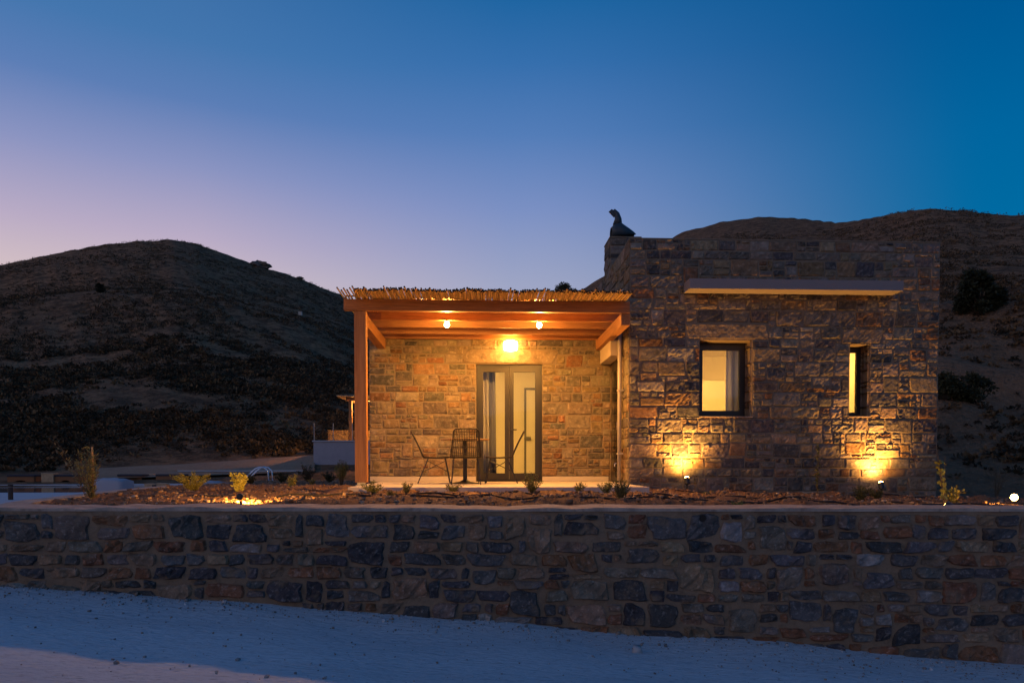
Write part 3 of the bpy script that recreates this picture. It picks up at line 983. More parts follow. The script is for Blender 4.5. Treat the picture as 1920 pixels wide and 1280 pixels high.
def build_house():
    W, H = XR - XS, ZT - ZB
    w1 = rect_on(YF, 1311, 638, 1411, 782)
    w2 = rect_on(YF, 1592, 646, 1632, 782)
    loc = lambda r: (r[0] - XS, r[1] - ZB, r[2] - XS, r[3] - ZB)
    h1, h2 = loc(w1), loc(w2)
    l1 = loc(rect_on(YF, 1286, 606, 1441, 637)); l2 = loc(rect_on(YF, 1577, 616, 1655, 645))
    D = .42
    fw = wall_mesh((XS, YF, ZB), (1, 0, 0), (0, 0, 1), W, H, D, [h1, h2]).build('front_wall', 'mortar', house)
    stone_face('house', fw, (XS, YF, ZB), (1, 0, 0), (0, 0, 1), W, H, 5, HOUSE_PAL, c=.072, holes=[h1, h2], extra=[(l1[0], h1[3] + .005, l1[2], l1[3]), (l2[0], h2[3] + .005, l2[2], l2[3])], joint=.018, proud=.017, amp=.008, step=.042)
    # window jambs (right-hand reveals are in view)
    for (r, sd) in ((w1, 31), (w2, 32)):
        stone_face('house', fw, (r[2], YF + .02, r[1]), (0, 1, 0), (0, 0, 1), .24, r[3] - r[1], sd, HOUSE_PAL[2:5], c=.08, proud=.006, amp=.003, joint=.01, sizes=(.15, .3, .12, .3, 0), weight=.2)
    # patio back wall
    dr = rect_on(YB, 893, 683, 1017, 903)
    PW, PH = XS - XL, 2.95 - ZB
    hd = (dr[0] - XL, dr[1] - ZB, dr[2] - XL, dr[3] - ZB)
    hd = (hd[0], FLOOR - ZB, hd[2], hd[3])
    ld = rect_on(YB, 870, 656, 1043, 680)
    pw = wall_mesh((XL, YB, ZB), (1, 0, 0), (0, 0, 1), PW, PH, .35, [hd]).build('patio_wall', 'mortar', house)
    stone_face('house', pw, (XL, YB, FLOOR + .10), (1, 0, 0), (0, 0, 1), PW - .01, 2.95 - FLOOR - .10, 9, PATIO_PAL, c=.074,
               holes=[(hd[0], 0, hd[2], hd[3] - (FLOOR - ZB) - .10)], extra=[(ld[0] - XL, hd[3] - (FLOOR - ZB) - .10 + .005, ld[2] - XL, ld[3] - FLOOR - .10)], joint=.019, proud=.016, amp=.0055)
    # side wall of the tall block, with the doorway onto the patio
    y_back = 18.2
    sw_w = y_back - (YF + D + .001)
    s_o = (XS, y_back, ZB)
    so = (y_back - 13.64, FLOOR - ZB, y_back - 12.78, 1.9 - ZB)
    sw = wall_mesh(s_o, (0, -1, 0), (0, 0, 1), sw_w, H, .35, [so]).build('side_wall', 'mortar', house)
    up = 2.9 - ZB
    # stones of the side face; nothing below the left wing's roof behind the patio wall
    stone_face('house', sw, s_o, (0, -1, 0), (0, 0, 1), y_back - YF, H, 13, PATIO_PAL, c=.075, holes=[(0, 0, y_back - YB, up), (so[0] - .02, so[1] - .4, so[2] + .12, so[3] + .32)], joint=.012, proud=.014, amp=.008)
    # plaster lintel box and jamb of that doorway
    MB().box((XS - .225, 12.58, 1.90), (XS - .026, YB - .03, 2.185), .006).build('lintel', 'plaster', house)
    MB().box((XS - .018, 12.66, FLOOR + .004), (XS + .30, 12.78, 1.897)).build('jamb', 'plaster', house)
    dd = MB().box((XS - .012, 12.785, FLOOR + .01), (XS + .05, 13.635, 1.89))
    sd = dd.build('door', 'frame', house)
    MB().box((XS - .020, 12.93, FLOOR + .2), (XS - .0125, 13.5, 1.72)).build('pane', 'glass', sd)
    MB().box((XS - .06, 12.84, .62), (XS - .0125, 12.87, .76), .004).build('handle', 'steel', sd)
    # remaining shell
    sh = MB()
    sh.box((XR - .35, YF + D + .002, ZB), (XR, y_back, ZT - .01))
    sh.build('end_wall', 'mortar', house)
    MB().box((XS + .36, y_back - .3, ZB), (XR - .36, y_back, ZT - .01)).build('rear_wall', 'mortar', house)
    MB().box((XS + .352, YF + D + .003, ZT - .55), (XR - .352, y_back - .302, ZT - .35)).build('roof', 'grey_concrete', house)
    # parapet cap: thin mortar bed on top of the wall
    MB().box((XS - .006, YF - .008, ZT + .001), (XR + .006, YF + D - .01, ZT + .022), .004).build('parapet_cap', 'mortar', house)
    # left wing: end wall, rear wall, roof
    MB().box((XL, YB + .352, ZB), (XL + .35, y_back, 2.95)).build('wing_end_wall', 'mortar', house)
    MB().box((XL + .352, y_back - .3, ZB), (XS - .002, y_back, 2.95)).build('wing_rear_wall', 'mortar', house)
    MB().box((XL + .353, YB + .353, 2.55), (XS - .003, y_back - .303, 2.75)).build('wing_roof', 'grey_concrete', house)
    # concrete plinth at the patio wall's foot
    for (x0, x1) in ((XL + .003, dr[0] - .004), (dr[2] + .004, XS - .05)):
        MB().box((x0, YB - .022, FLOOR + .002), (x1, YB + .05, FLOOR + .098), .004).build('plinth', 'concrete', house)
    # canopy slab over the windows
    cl = rect_on(YF, 1281, 549, 1670, 556)
    zc = atY(1283, 550.5, YF).z
    MB().box((cl[0], YF - .36, zc), (cl[2] + .01, YF - .034, zc + .165), .004).build('canopy', 'canopy_plaster', house)
    # chimney
    cf = 13.9
    xc0 = XS
    zc1 = atY(1150, 446, cf).z
    ch = MB().box((xc0 + .002, cf, ZT - .6), (xc0 + .60, cf + .62, zc1)).build('chimney', 'mortar', house)
    stone_face('house', ch, (xc0 + .002, cf, ZT - .6), (1, 0, 0), (0, 0, 1), .598, zc1 - ZT + .6, 41, HOUSE_PAL, c=.08, proud=.012, amp=.008)
    stone_face('house', ch, (xc0 + .002, cf + .62, ZT - .6), (0, -1, 0), (0, 0, 1), .62, zc1 - ZT + .6, 42, HOUSE_PAL, c=.08, proud=.012, amp=.008)
    MB().box((xc0 - .01, cf - .012, zc1 + .001), (xc0 + .612, cf + .632, zc1 + .03), .006).build('chimney_cap', 'mortar', ch)
    flush_stones('house', 300)

    # windows
    def window(r, sash_w):
        x0, z0, x1, z1 = r
        yw = YF + .27
        fo = MB()
        b = .055
        fo.box((x0 + .004, yw, z0 + .004), (x0 + b, yw + .07, z1 - .004)).box((x1 - b, yw, z0 + .004), (x1 - .004, yw + .07, z1 - .004))
        fo.box((x0 + b, yw, z0 + .004), (x1 - b, yw + .07, z0 + b)).box((x0 + b, yw, z1 - b), (x1 - b, yw + .07, z1 - .004))
        w = fo.build('window', 'frame', house)
        s = sash_w
        q = MB()
        y2 = yw - .018
        q.box((x0 + b - .01, y2, z0 + b - .01), (x0 + b + s, y2 + .06, z1 - b + .01)).box((x1 - b - s, y2, z0 + b - .01), (x1 - b + .01, y2 + .06, z1 - b + .01))
        q.box((x0 + b + s, y2, z0 + b - .01), (x1 - b - s, y2 + .06, z0 + b + s)).box((x0 + b + s, y2, z1 - b - s), (x1 - b - s, y2 + .06, z1 - b + .01))
        q.build('sash', 'frame', w)
        MB().box((x0 + b + s - .002, y2 + .026, z0 + b + s - .002), (x1 - b - s + .002, y2 + .032, z1 - b - s + .002)).build('pane', 'glass', w)
        MB().box((x0 - .012, YF - .022, z0 + .0), (x1 + .012, yw + .01, z0 + .016), .003).build('sill', 'coping', w)
    window(w1, .075)
    window(w2, .045)

    # glazed double door to the patio
    x0, z0, x1, z1 = dr[0], FLOOR, dr[2], dr[3]
    yd = YB + .05
    fr = MB()
    b = .06
    fr.box((x0 + .004, yd, z0 + .004), (x0 + b, yd + .08, z1 - .004)).box((x1 - b, yd, z0 + .004), (x1 - .004, yd + .08, z1 - .004)).box((x0 + b, yd, z1 - b), (x1 - b, yd + .08, z1 - .004)).box((x0 + b, yd, z0 + .004), (x1 - b, yd + .08, z0 + .04))
    dob = fr.build('door', 'frame', house)
    dob['label'] = 'glazed double door to the patio with dark frames'
    xm = (x0 + x1) / 2
    for (a, c) in ((x0 + b - .008, xm - .002), (xm + .002, x1 - b + .008)):
        s = .082
        y2 = yd - .016
        q = MB()
        q.box((a, y2, z0 + .042), (a + s, y2 + .06, z1 - b + .008)).box((c - s, y2, z0 + .042), (c, y2 + .06, z1 - b + .008))
        q.box((a + s, y2, z0 + .042), (c - s, y2 + .06, z0 + .16)).box((a + s, y2, z1 - b - s), (c - s, y2 + .06, z1 - b + .008))
        q.build('leaf', 'frame', dob)
        MB().box((a + s - .002, y2 + .026, z0 + .158), (c - s + .002, y2 + .032, z1 - b - s + .002)).build('pane', 'glass', dob)
    MB().box((xm + .025, yd - .07, z0 + .98), (xm + .04, yd - .018, z0 + 1.0), .003).box((xm + .025, yd - .075, z0 + .975), (xm + .14, yd - .06, z0 + 1.0), .003).build('handle', 'black_metal', dob)

    # rooms behind the openings
    rb = 17.4
    m = MB()
    rx0, rx1, ry0 = XL + .36, XS - .01, YB + .355
    zr0, zr1 = FLOOR - .01, 2.50
    m.add([(rx0, ry0, zr0), (rx1, ry0, zr0), (rx1, rb, zr0), (rx0, rb, zr0), (rx0, ry0, zr1), (rx1, ry0, zr1), (rx1, rb, zr1), (rx0, rb, zr1)],
          [(0, 1, 2, 3), (7, 6, 5, 4), (3, 2, 6, 7), (1, 5, 6, 2), (0, 3, 7, 4)])
    m.build('patio_room', 'room_plaster', house)
    m = MB()
    rx0, rx1, ry0, rb2 = XS + .37, XR - .37, YF + D + .005, 16.6
    m.add([(rx0, ry0, zr0), (rx1, ry0, zr0), (rx1, rb2, zr0), (rx0, rb2, zr0), (rx0, ry0, zr1), (rx1, ry0, zr1), (rx1, rb2, zr1), (rx0, rb2, zr1)],
          [(0, 1, 2, 3), (7, 6, 5, 4), (3, 2, 6, 7), (1, 5, 6, 2), (0, 3, 7, 4)])
    m.build('front_room', 'room_plaster', house)
    # wardrobe block seen through the large window
    p = atY(1362, 717, 15.6)
    MB().box((rx0 + .01, 15.3, zr0 + .01), (p.x, 16.59, p.z), .01).build('partition', 'room_plaster', house)
    # inner door with a dark frame, at the back of the patio room
    d0 = atY(983, 727, rb - .03); d1 = atY(1030, 890, rb - .03)
    idr = MB().box((d0.x + .05, rb - .035, zr0 + .005), (d1.x, rb - .004, d0.z - .05)).build('door', 'door_white', house)
    MB().box((d0.x, rb - .055, zr0 + .004), (d0.x + .048, rb - .004, d0.z)).box((d0.x + .048, rb - .055, d0.z - .048), (d1.x, rb - .004, d0.z)).build('frame', 'door_grey', idr)
    hp = atY(990, 821, rb - .08)
    MB().box((hp.x - .05, rb - .09, hp.z - .035), (hp.x + .07, rb - .058, hp.z + .03), .006).build('handle', 'door_grey', idr)


build_house()


def build_house_fittings():
    # curtains
    def curtain(name, x0, x1, y, z0, z1, folds, m, label, shift=0.0, amp=.035):
        n = folds * 8
        vs, fs = [], []
        for k, z in enumerate(np.linspace(z0, z1, 6)):
            for i in range(n + 1):
                t = i / n
                s = shift * (1 - (z - z0) / (z1 - z0))
                vs.append((x0 + (x1 - x0 + s) * t, y + amp * math.sin(t * folds * 2 * math.pi + .25 * k) + .01 * math.sin(9 * t + k), z))
        for k in range(5):
            for i in range(n):
                a = k * (n + 1) + i
                fs.append((a, a + 1, a + n + 2, a + n + 1))
        o = MB().add(vs, fs).build(name, m, smooth=True)
        md = o.modifiers.new('thickness', 'SOLIDIFY'); md.thickness = .004
        tag(o, label, 'curtain')
    yc = YB + .46
    a = atY(897, 700, yc); b = atY(916, 700, yc); c = atY(929, 700, yc + .09)
    curtain('curtain', a.x - .1, b.x, yc, FLOOR + .02, 2.3, 3, 'curtain', 'pale sheer curtain drawn aside in the left half of the patio door', .02)
    curtain('curtain', b.x - .02, c.x - .01, yc + .09, FLOOR + .02, 2.3, 2, 'blue_curtain', 'blue grey heavy curtain beside the pale one in the patio door', .03, .02)
    yw = YF + .55
    a = atY(1362, 700, yw); b = atY(1392, 700, yw)
    curtain('curtain', a.x, b.x + .12, yw, .3, 2.3, 3, 'curtain', 'beige curtain hanging at the right side of the large window', -.03, .03)
    # room lamps
    for (x, y, lab) in (((XL + XS) / 2 + .5, 15.6, 'round ceiling lamp lighting the room behind the patio door'), (4.1, 14.2, 'round ceiling lamp lighting the room behind the large window'), (6.6, 14.4, 'round ceiling lamp lighting the room behind the slit window')):
        t = thing('ceiling_lamp', lab, 'lamp', (x, y, 2.40))
        MB().lathe([(.05, .1), (.05, .06)], 16).build('mount', 'plaster', t)
        MB().lathe([(.2, 0), (.22, .02), (.22, .055), (.2, .058)], 24).build('shade', 'room_glow', t)
    # rain pipe on the side wall
    p = thing('rain_pipe', 'pale rain pipe running down the side wall past the pergola', 'pipe', (XS - .075, 12.5, FLOOR))
    top = 2.95 - FLOOR
    MB().tube([(0, 0, .02), (0, 0, top - .12)], .037, 12).build('pipe', 'pipe', p, smooth=True)
    MB().tube([(0, 0, top - .118), (.0, 0, top - .05), (.03, 0, top + .03), (.09, 0, top + .06)], .045, 12).build('elbow', 'pipe', p, smooth=True)
    for z in (.5, 1.6):
        MB().box((-.042, -.045, z), (.07, .045, z + .03)).build('clip', 'pipe', p)
    # garden tap
    q = atX(1152, 868, XS - .03)
    t = thing('garden_tap', 'small brass garden tap with a hose coil by the side doorway', 'tap', (XS - .03, 12.7, q.z))
    MB().tube([(.03, 0, 0), (-.07, 0, 0), (-.09, 0, -.02), (-.09, 0, -.06)], .014, 8).build('spout', 'steel', t)
    MB().box((-.045, -.03, .02), (-.03, .03, .03)).build('handle', 'lounger_wood', t)
    MB().tube([(-.06 + .0 * i, .09 * math.sin(i * .5), -.16 + .09 * math.cos(i * .5)) for i in range(26)], .009, 6).build('hose', 'hose', t)


build_house_fittings()


def build_cowl():
    zc1 = atY(1150, 446, 13.9).z + .032
    c = atY(1160, 440, 14.2)
    t = thing('chimney_cowl', 'black rotating chimney cowl with a curved hood on the chimney', 'chimney cowl', (c.x, 14.2, zc1))
    t.scale = (1.12, 1.12, 1.2)
    s = 14.2 / F        # metres per photo pixel there
    MB().lathe([(.135, 0), (.135, .11), (.12, .13)], 20).build('base', 'reed_hollow', t)
    # hood: a half-shell sloping down to the right, with thickness
    pts = []
    prof = [(-13, 14), (-6, 22), (2, 24), (8, 19), (16, 13), (24, 6), (27, 2)]
    ring = []
    vs, fs = [], []
    n = 9
    for (px, pz) in prof:
        wd = .05 + .12 * (1 - abs(px - 4) / 34)
        for i in range(n):
            an = math.pi * i / (n - 1)
            vs.append((px * s, -wd * math.cos(an), .09 + (pz * math.sin(an) ** .6 - (4 if px < 16 else 1) * (1 - math.sin(an))) * s * .82))
    m = len(prof)
    for i in range(m - 1):
        for j in range(n - 1):
            fs.append((i * n + j, i * n + j + 1, (i + 1) * n + j + 1, (i + 1) * n + j))
    h = MB().add(vs, fs).build('hood', 'cowl', t, smooth=True)
    md = h.modifiers.new('thickness', 'SOLIDIFY'); md.thickness = .006
    # neck and head fin
    MB().tube([(-2 * s, 0, .26), (-1 * s, 0, .36), (-3 * s, 0, .44), (-8 * s, 0, .51)], [.085, .062, .045, .02], 12).build('neck', 'cowl', t, smooth=True)
    f = MB()
    out = [(-17, 46), (-12, 50), (-7, 47), (-5, 40), (-8, 37), (-13, 42)]
    k = len(out)
    f.add([(x * s, -.012, z * s * .98) for x, z in out] + [(x * s, .012, z * s * .98) for x, z in out], [tuple(range(k)), tuple(range(2 * k - 1, k - 1, -1))] + [(i, i + k, (i + 1) % k + k, (i + 1) % k) for i in range(k)])
    f.build('vane', 'cowl', t)


build_cowl()


# ------------------------------------------------------------------ patio slab and pergola
def build_patio():
    x0 = atY(652, 915, 10.42).x
    sl = MB().box((x0, 10.42, -.8), (XS - .035, YB - .004, FLOOR), .006)
    tag(sl.build('patio', 'concrete'), kind='structure')


build_patio()
ZR = atY(930, 585, YP).z            # underside of the rafters


def build_pergola():
    x0 = atY(645, 572, YP).x; x1 = atY(1180, 575, YP).x
    pg = thing('pergola', 'timber pergola with a reed roof over the patio', 'pergola', (0, 0, 0))
    hb = .172
    MB().box((x0, YP - .04, ZR), (x1, YP + .05, ZR + hb), .006).build('front_beam', 'wood', pg)
    px0 = atY(665, 740, YP).x; px1 = atY(687, 740, YP).x
    po = MB().box((px0, YP - .02, FLOOR + .05), (px1, YP + .15, ZR - .002), .006).build('post', 'wood_z', pg)
    MB().box((px0 + .03, YP + .0, FLOOR + .008), (px1 - .03, YP + .12, FLOOR + .049)).box((px0 + .0, YP - .02, FLOOR + .001), (px1, YP + .15, FLOOR + .007)).build('post_shoe', 'galvanised', po)
    xi = atY(687, 610, 11.4).x
    MB().box((xi - .15, YP + .155, ZR - .185), (xi, YB - .04, ZR - .002), .006).build('side_beam', 'wood_y', pg)
    xj = atY(1160, 618, 11.4).x
    MB().box((xj, YP + .0, ZR - .185), (xj + .14, YB - .04, ZR - .002), .006).build('side_beam', 'wood_y', pg)
    ys = [11.86, 12.48, 13.10, 13.60]
    for y in ys:
        MB().box((x0 + .06, y, ZR), (XS - .03, y + .075, ZR + hb - .004), .005).build('rafter', 'wood', pg)
    # reeds lying front to back over the rafters
    g = np.random.default_rng(17)
    vars_ = []
    for k in range(6):
        L = 1.0
        r = 1.0
        n = 6
        v, f = [], []
        for yy in (0, .33, .66, 1):
            for j in range(n):
                an = 2 * math.pi * j / n
                v.append((math.cos(an) * .014 * (1 + .1 * math.sin(k + yy * 7)), yy, math.sin(an) * .014))
        for i in range(3):
            for j in range(n):
                f.append((i * n + j, (i + 1) * n + j, (i + 1) * n + (j + 1) % n, i * n + (j + 1) % n))
        f.append(tuple(range(n))); f.append(tuple(3 * n + j for j in range(n - 1, -1, -1)))
        me = bpy.data.meshes.new('reed')
        me.from_pydata(v, [], f)
        me.materials.append(MATS['reed']); me.materials.append(MATS['reed_hollow'])
        me.polygons[len(f) - 2].material_index = 1; me.polygons[len(f) - 1].material_index = 1
        c = np.array([.72, .49, .20]) * g.uniform(.65, 1.15) * g.uniform(.94, 1.06, 3)
        set_tint(me, np.append(c, g.random()))
        vars_.append(me)
    xa, xb = x0 - .0, x1 - .06
    n = 292
    lump = lambda t: .035 * math.sin(t * 23) + .03 * math.sin(t * 51 + 1)
    for i in range(n):
        t = (i + .5) / n
        if t < .05 and i % 3:
            continue
        o = bpy.data.objects.new('reed', vars_[i % 6])
        COL.objects.link(o)
        o.parent = pg
        yf = 10.66 + lump(t) + g.normal(0, .035) - (.15 if g.random() < .05 else 0)
        x = xa + (xb - xa) * t + g.normal(0, .004)
        up = .014 if i % 2 else .032
        o.location = (x, yf, ZR + hb + up + g.uniform(0, .008) + max(0, lump(t)) * .1)
        o.rotation_euler = (R(g.normal(-.15, .14)), R(g.uniform(0, 360)), R(g.normal(0, .7) + (2.0 if t < .06 else 0)))
        o.scale = (g.uniform(.75, 1.25), YB - .02 - yf, 1)
        o.scale.z = o.scale.x
    # a few cross canes hold the mat down
    for y in (11.3, 12.2, 13.2):
        MB().tube([(xa, y, ZR + hb + .075), ((xa + xb) / 2, y + .02, ZR + hb + .082), (xb, y, ZR + hb + .075)], .013, 6).build('cross_cane', 'wood', pg)
    return ys


RAFTERS = build_pergola()


# ------------------------------------------------------------------ lamps
def spot(parent, loc, aim, power, angle, blend=.9, size=.03, color=WARM):
    l = bpy.data.lights.new('lamp_light', 'SPOT')
    l.energy = power; l.color = color; l.spot_size = R(angle); l.spot_blend = blend; l.shadow_soft_size = size
    o = bpy.data.objects.new('lamp_light', l)
    COL.objects.link(o); o.parent = parent
    o.location = loc
    o.rotation_euler = Vector(aim).to_track_quat('-Z', 'Y').to_euler()
    return o


def build_lamps():
    # wall lamp over the door
    p = atY(957, 649, YB - .12)
    t = thing('wall_lamp', 'glowing drum shaped wall lamp above the patio door', 'lamp', (p.x, YB - .02, p.z))
    MB().box((-.06, -.03, -.06), (.06, .015, .06), .006).build('back_plate', 'galvanised', t)
    MB().lathe([(.09, -.09), (.125, -.075), (.135, -.03), (.135, .03), (.125, .075), (.09, .09)], 24, (0, -.15, 0)).build('shade', 'glow_glass', t, smooth=True)
    # two small lamps on the third rafter
    for (u, lab) in ((838, 'small glowing pergola lamp on the rafter, left one'), (1011, 'small glowing pergola lamp on the rafter, right one')):
        y = RAFTERS[0] + .037
        q = atY(u, 606, y)
        t = thing('rafter_lamp', lab, 'lamp', (q.x, y, ZR))
        MB().tube([(0, 0, -.001), (0, 0, -.018)], .03, 16).build('base', 'plaster', t)
        spot(t, (0, .012, -.125), (0, .30, -1), 300, 174, .6, .04)
        spot(t, (0, -.034, -.066), (0, -1, -.30), 420, 165, 1.0, .034)
        bl = MB().lathe([(.005, -.044), (.027, -.035), (.042, -.01), (.042, .01), (.027, .035), (.005, .042)], 16, (0, .012, -.062)).build('bulb', 'bulb_glow', t, smooth=True)

    # garden spotlights washing the house wall
    def garden_spot(loc, aim, lab, power, angle, h=.16, lens=True, r=.045):
        t = thing('garden_spotlight', lab, 'spotlight', loc, 0, 'garden spotlights')
        a = Vector(aim).normalized()
        MB().tube([(0, 0, -.05), (0, 0, h - .04)], .012, 8).build('stake', 'black_metal', t)
        c = Vector((0, 0, h))
        MB().tube([c - a * .07, c - a * .065, c + a * .04], [r * .7, r, r], 16).build('head', 'black_metal', t)
        MB().tube([c + a * .0405, c + a * .048, c + a * .060, c + a * .066], [r * .88, r * .80, r * .5, r * .1], 16).build('lens', 'lens_glow', t, smooth=True)
        spot(t, c + a * .075, a, power, angle, 1.0, .03)
    for (u, vb, lab) in ((1288, 921, 'black garden spotlight washing the wall below the large window'), (1652, 928, 'black garden spotlight washing the wall below the slit window')):
        q = atY(u, vb, YF - .27)
        garden_spot((q.x, YF - .27, float(bed_z(q.x, YF - .27))), (-.06, .30, 1), lab, P_UPLIGHT, 168, h=.20)
        up = bpy.data.objects[[o.name for o in bpy.data.objects if o.name.startswith('garden_spotlight')][-1]]
        spot(up, Vector((0, 0, .20)) + Vector((-.06, .30, 1)).normalized() * .078, (-.02, .20, 1), 340, 116, 1.0, .03)
    # bright one at the right, facing the camera side
    q = atY(1903, 932, 8.8)
    garden_spot((q.x, 8.8, float(bed_z(q.x, 8.8))), (-.72, -.62, .02), 'glaring garden spotlight at the far right edge beside the house', 140, 170, h=max(.06, q.z - float(bed_z(q.x, 8.8))), r=.048)
    # half buried one in the bed on the left, shining back over the soil
    q = atY(452, 945, 7.55)
    garden_spot((q.x, 7.55, float(bed_z(q.x, 7.55))), (-.10, .95, -.06), 'low black garden spotlight lighting the soil and yellow shrub on the left', P_GARDEN, 175, h=.09, r=.034)
    q = atY(1782, 942, 7.3)
    garden_spot((q.x, 7.3, float(bed_z(q.x, 7.3))), (-.2, .85, .3), 'low black garden spotlight behind the wall under the leafy stems', 7, 140, h=.09)


build_lamps()


# ------------------------------------------------------------------ patio furniture
def build_chair(label, loc, rz):
    t = thing('wicker_chair', label, 'chair', loc, rz, 'wicker chairs around the patio table')
    zs, ws, wd = .45, .235, .21           # seat height, half width, half depth
    # back runs from the seat's rear edge up and outwards
    bz = lambda s: zs + .43 * s
    by = lambda s: -wd - .20 * s ** 1.15
    bw = lambda s: ws * (1.02 - .20 * s)
    bf = MB()
    loop = [(-bw(s), by(s), bz(s)) for s in np.linspace(0, .94, 6)] + [(-bw(1) * .85, by(1), bz(1))] + [(bw(1) * .85, by(1), bz(1))] + [(bw(s), by(s), bz(s)) for s in np.linspace(.94, 0, 6)]
    bf.tube(loop, .011, 8)
    br = bf.build('backrest', 'wicker', t, smooth=True)
    n = 15
    for i in range(n):
        k = -1 + 2 * (i + .5) / n
        MB().tube([(k * bw(s) * .96, by(s) - .012 * (1 - k * k), bz(s)) for s in np.linspace(0, 1, 5)], .0052, 4).build('strand', 'wicker', br)
    for s in (.06, .12, .30, .36, .58, .64, .90):
        MB().tube([(k * bw(s), by(s) - .014 * (1 - k * k), bz(s)) for k in np.linspace(-1, 1, 7)], .0062, 5).build('band', 'wicker', br)
    st = MB().tube([(-ws, -wd, zs), (-ws * 1.04, 0, zs - .012), (-ws * .98, wd, zs), (-ws * .8, wd + .02, zs - .005), (ws * .8, wd + .02, zs - .005), (ws * .98, wd, zs), (ws * 1.04, 0, zs - .012), (ws, -wd, zs), (-ws, -wd, zs)], .011, 8)
    seat = st.build('seat', 'wicker', t, smooth=True)
    for i in range(16):
        k = -1 + 2 * (i + .5) / 16
        MB().tube([(k * ws, -wd, zs), (k * ws, 0, zs - .018), (k * ws * .96, wd + .015, zs - .003)], .0065, 4).build('strand', 'wicker', seat)
    for y in (-.12, -.02, .08):
        MB().tube([(-ws, y, zs - .008), (0, y, zs - .02), (ws, y, zs - .008)], .006, 5).build('band', 'wicker', seat)
    for sx in (-1, 1):
        MB().tube([(sx * ws * .80, wd * .75, zs - .02), (sx * ws * .98, wd * 1.15, .006)], .0085, 6).build('leg', 'black_metal', t)
        MB().tube([(sx * ws * .80, -wd * .60, zs - .02), (sx * ws * .98, -wd * 1.45, .006)], .0085, 6).build('leg', 'black_metal', t)
        MB().tube([(sx * ws * .82, wd * .80, zs - .06), (sx * ws * .90, -wd * 1.05, .2)], .0055, 5).build('brace', 'black_metal', t)
        MB().tube([(sx * ws * .82, -wd * .65, zs - .06), (sx * ws * .90, wd * .97, .2)], .0055, 5).build('brace', 'black_metal', t)


def build_furniture():
    yt = 12.35
    tx = atY(872, 823, yt).x
    tz = atY(872, 823, yt).z - FLOOR
    t = thing('bistro_table', 'round wood topped bistro table on a black pedestal', 'table', (tx, yt, FLOOR + .002))
    MB().lathe([(.41, tz - .022), (.415, tz - .018), (.415, tz - .003), (.41, tz)], 40).build('table_top', 'table_wood', t)
    MB().box((-.035, -.035, .05), (.035, .035, tz - .03)).build('pedestal', 'black_metal', t)
    MB().box((-.14, -.14, tz - .0295), (.14, .14, tz - .0225)).build('mounting_plate', 'black_metal', t)
    MB().lathe([(.26, 0), (.26, .008), (.10, .03), (.05, .06)], 28).build('foot', 'black_metal', t)
    c = atY(873, 905, 11.72)
    build_chair('black wicker chair with its back to the camera', (c.x, 11.72, FLOOR + .002), R(3))
    c = atY(817, 900, 12.2)
    build_chair('black wicker chair left of the table, facing right', (c.x, 12.25, FLOOR + .002), R(-86))
    c = atY(937, 900, 12.3)
    build_chair('black wicker chair right of the table in front of the door', (c.x, 12.3, FLOOR + .002), R(87))


build_furniture()


# ------------------------------------------------------------------ plants
def plant(name, u, v, Y, h, w, label, cat='shrub', stems=14, leaves=26, leaf=.035, lw=.35, col=(.16, .17, .045), lean=(0, 0), seed=0, up=.55, group='shrubs in the planting bed', start=.15, z=None):
    p = atY(u, v, Y)
    z = float(bed_z(p.x, Y)) - .01 if z is None else z
    t = thing(name, label, cat, (p.x, Y, z), 0, group)
    if Y < 13 and h < .5:
        h, w, leaf, leaves = h * 1.12, w * 1.2, leaf * 1.15, int(leaves * 1.3)
    g = np.random.default_rng(seed + 100)
    P, D = [], []
    sm = MB()
    for i in range(stems):
        an = g.uniform(0, 2 * math.pi); q = math.sqrt(g.uniform(.02, 1)) * w / 2
        hh = h * g.uniform(.6, 1.0) * (1 - .25 * (q / (w / 2)) ** 2)
        tip = np.array([math.cos(an) * q + lean[0] * hh, math.sin(an) * q + lean[1] * hh, hh])
        mid = np.array([tip[0] * .35 + g.normal(0, .01), tip[1] * .35, hh * up])
        b = np.array([math.cos(an) * .015, math.sin(an) * .015, 0])
        pts = [(1 - s) ** 2 * b + 2 * s * (1 - s) * mid + s * s * tip for s in np.linspace(0, 1, 6)]
        sm.tube([tuple(k) for k in pts], [max(.0018, .005 * h * (1 - .75 * k / 5)) for k in range(6)], 4)
        for k in range(leaves):
            s = g.uniform(start, 1)
            c = (1 - s) ** 2 * b + 2 * s * (1 - s) * mid + s * s * tip
            d = g.normal(0, 1, 3); d[2] = abs(d[2]) * .9 + .3
            P.append(c + g.normal(0, leaf * .25, 3)); D.append(d)
    sm.build('stems', 'stem', t)
    P, D = np.array(P), np.array(D)
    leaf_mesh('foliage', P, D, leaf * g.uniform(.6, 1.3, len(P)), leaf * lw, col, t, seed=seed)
    return t


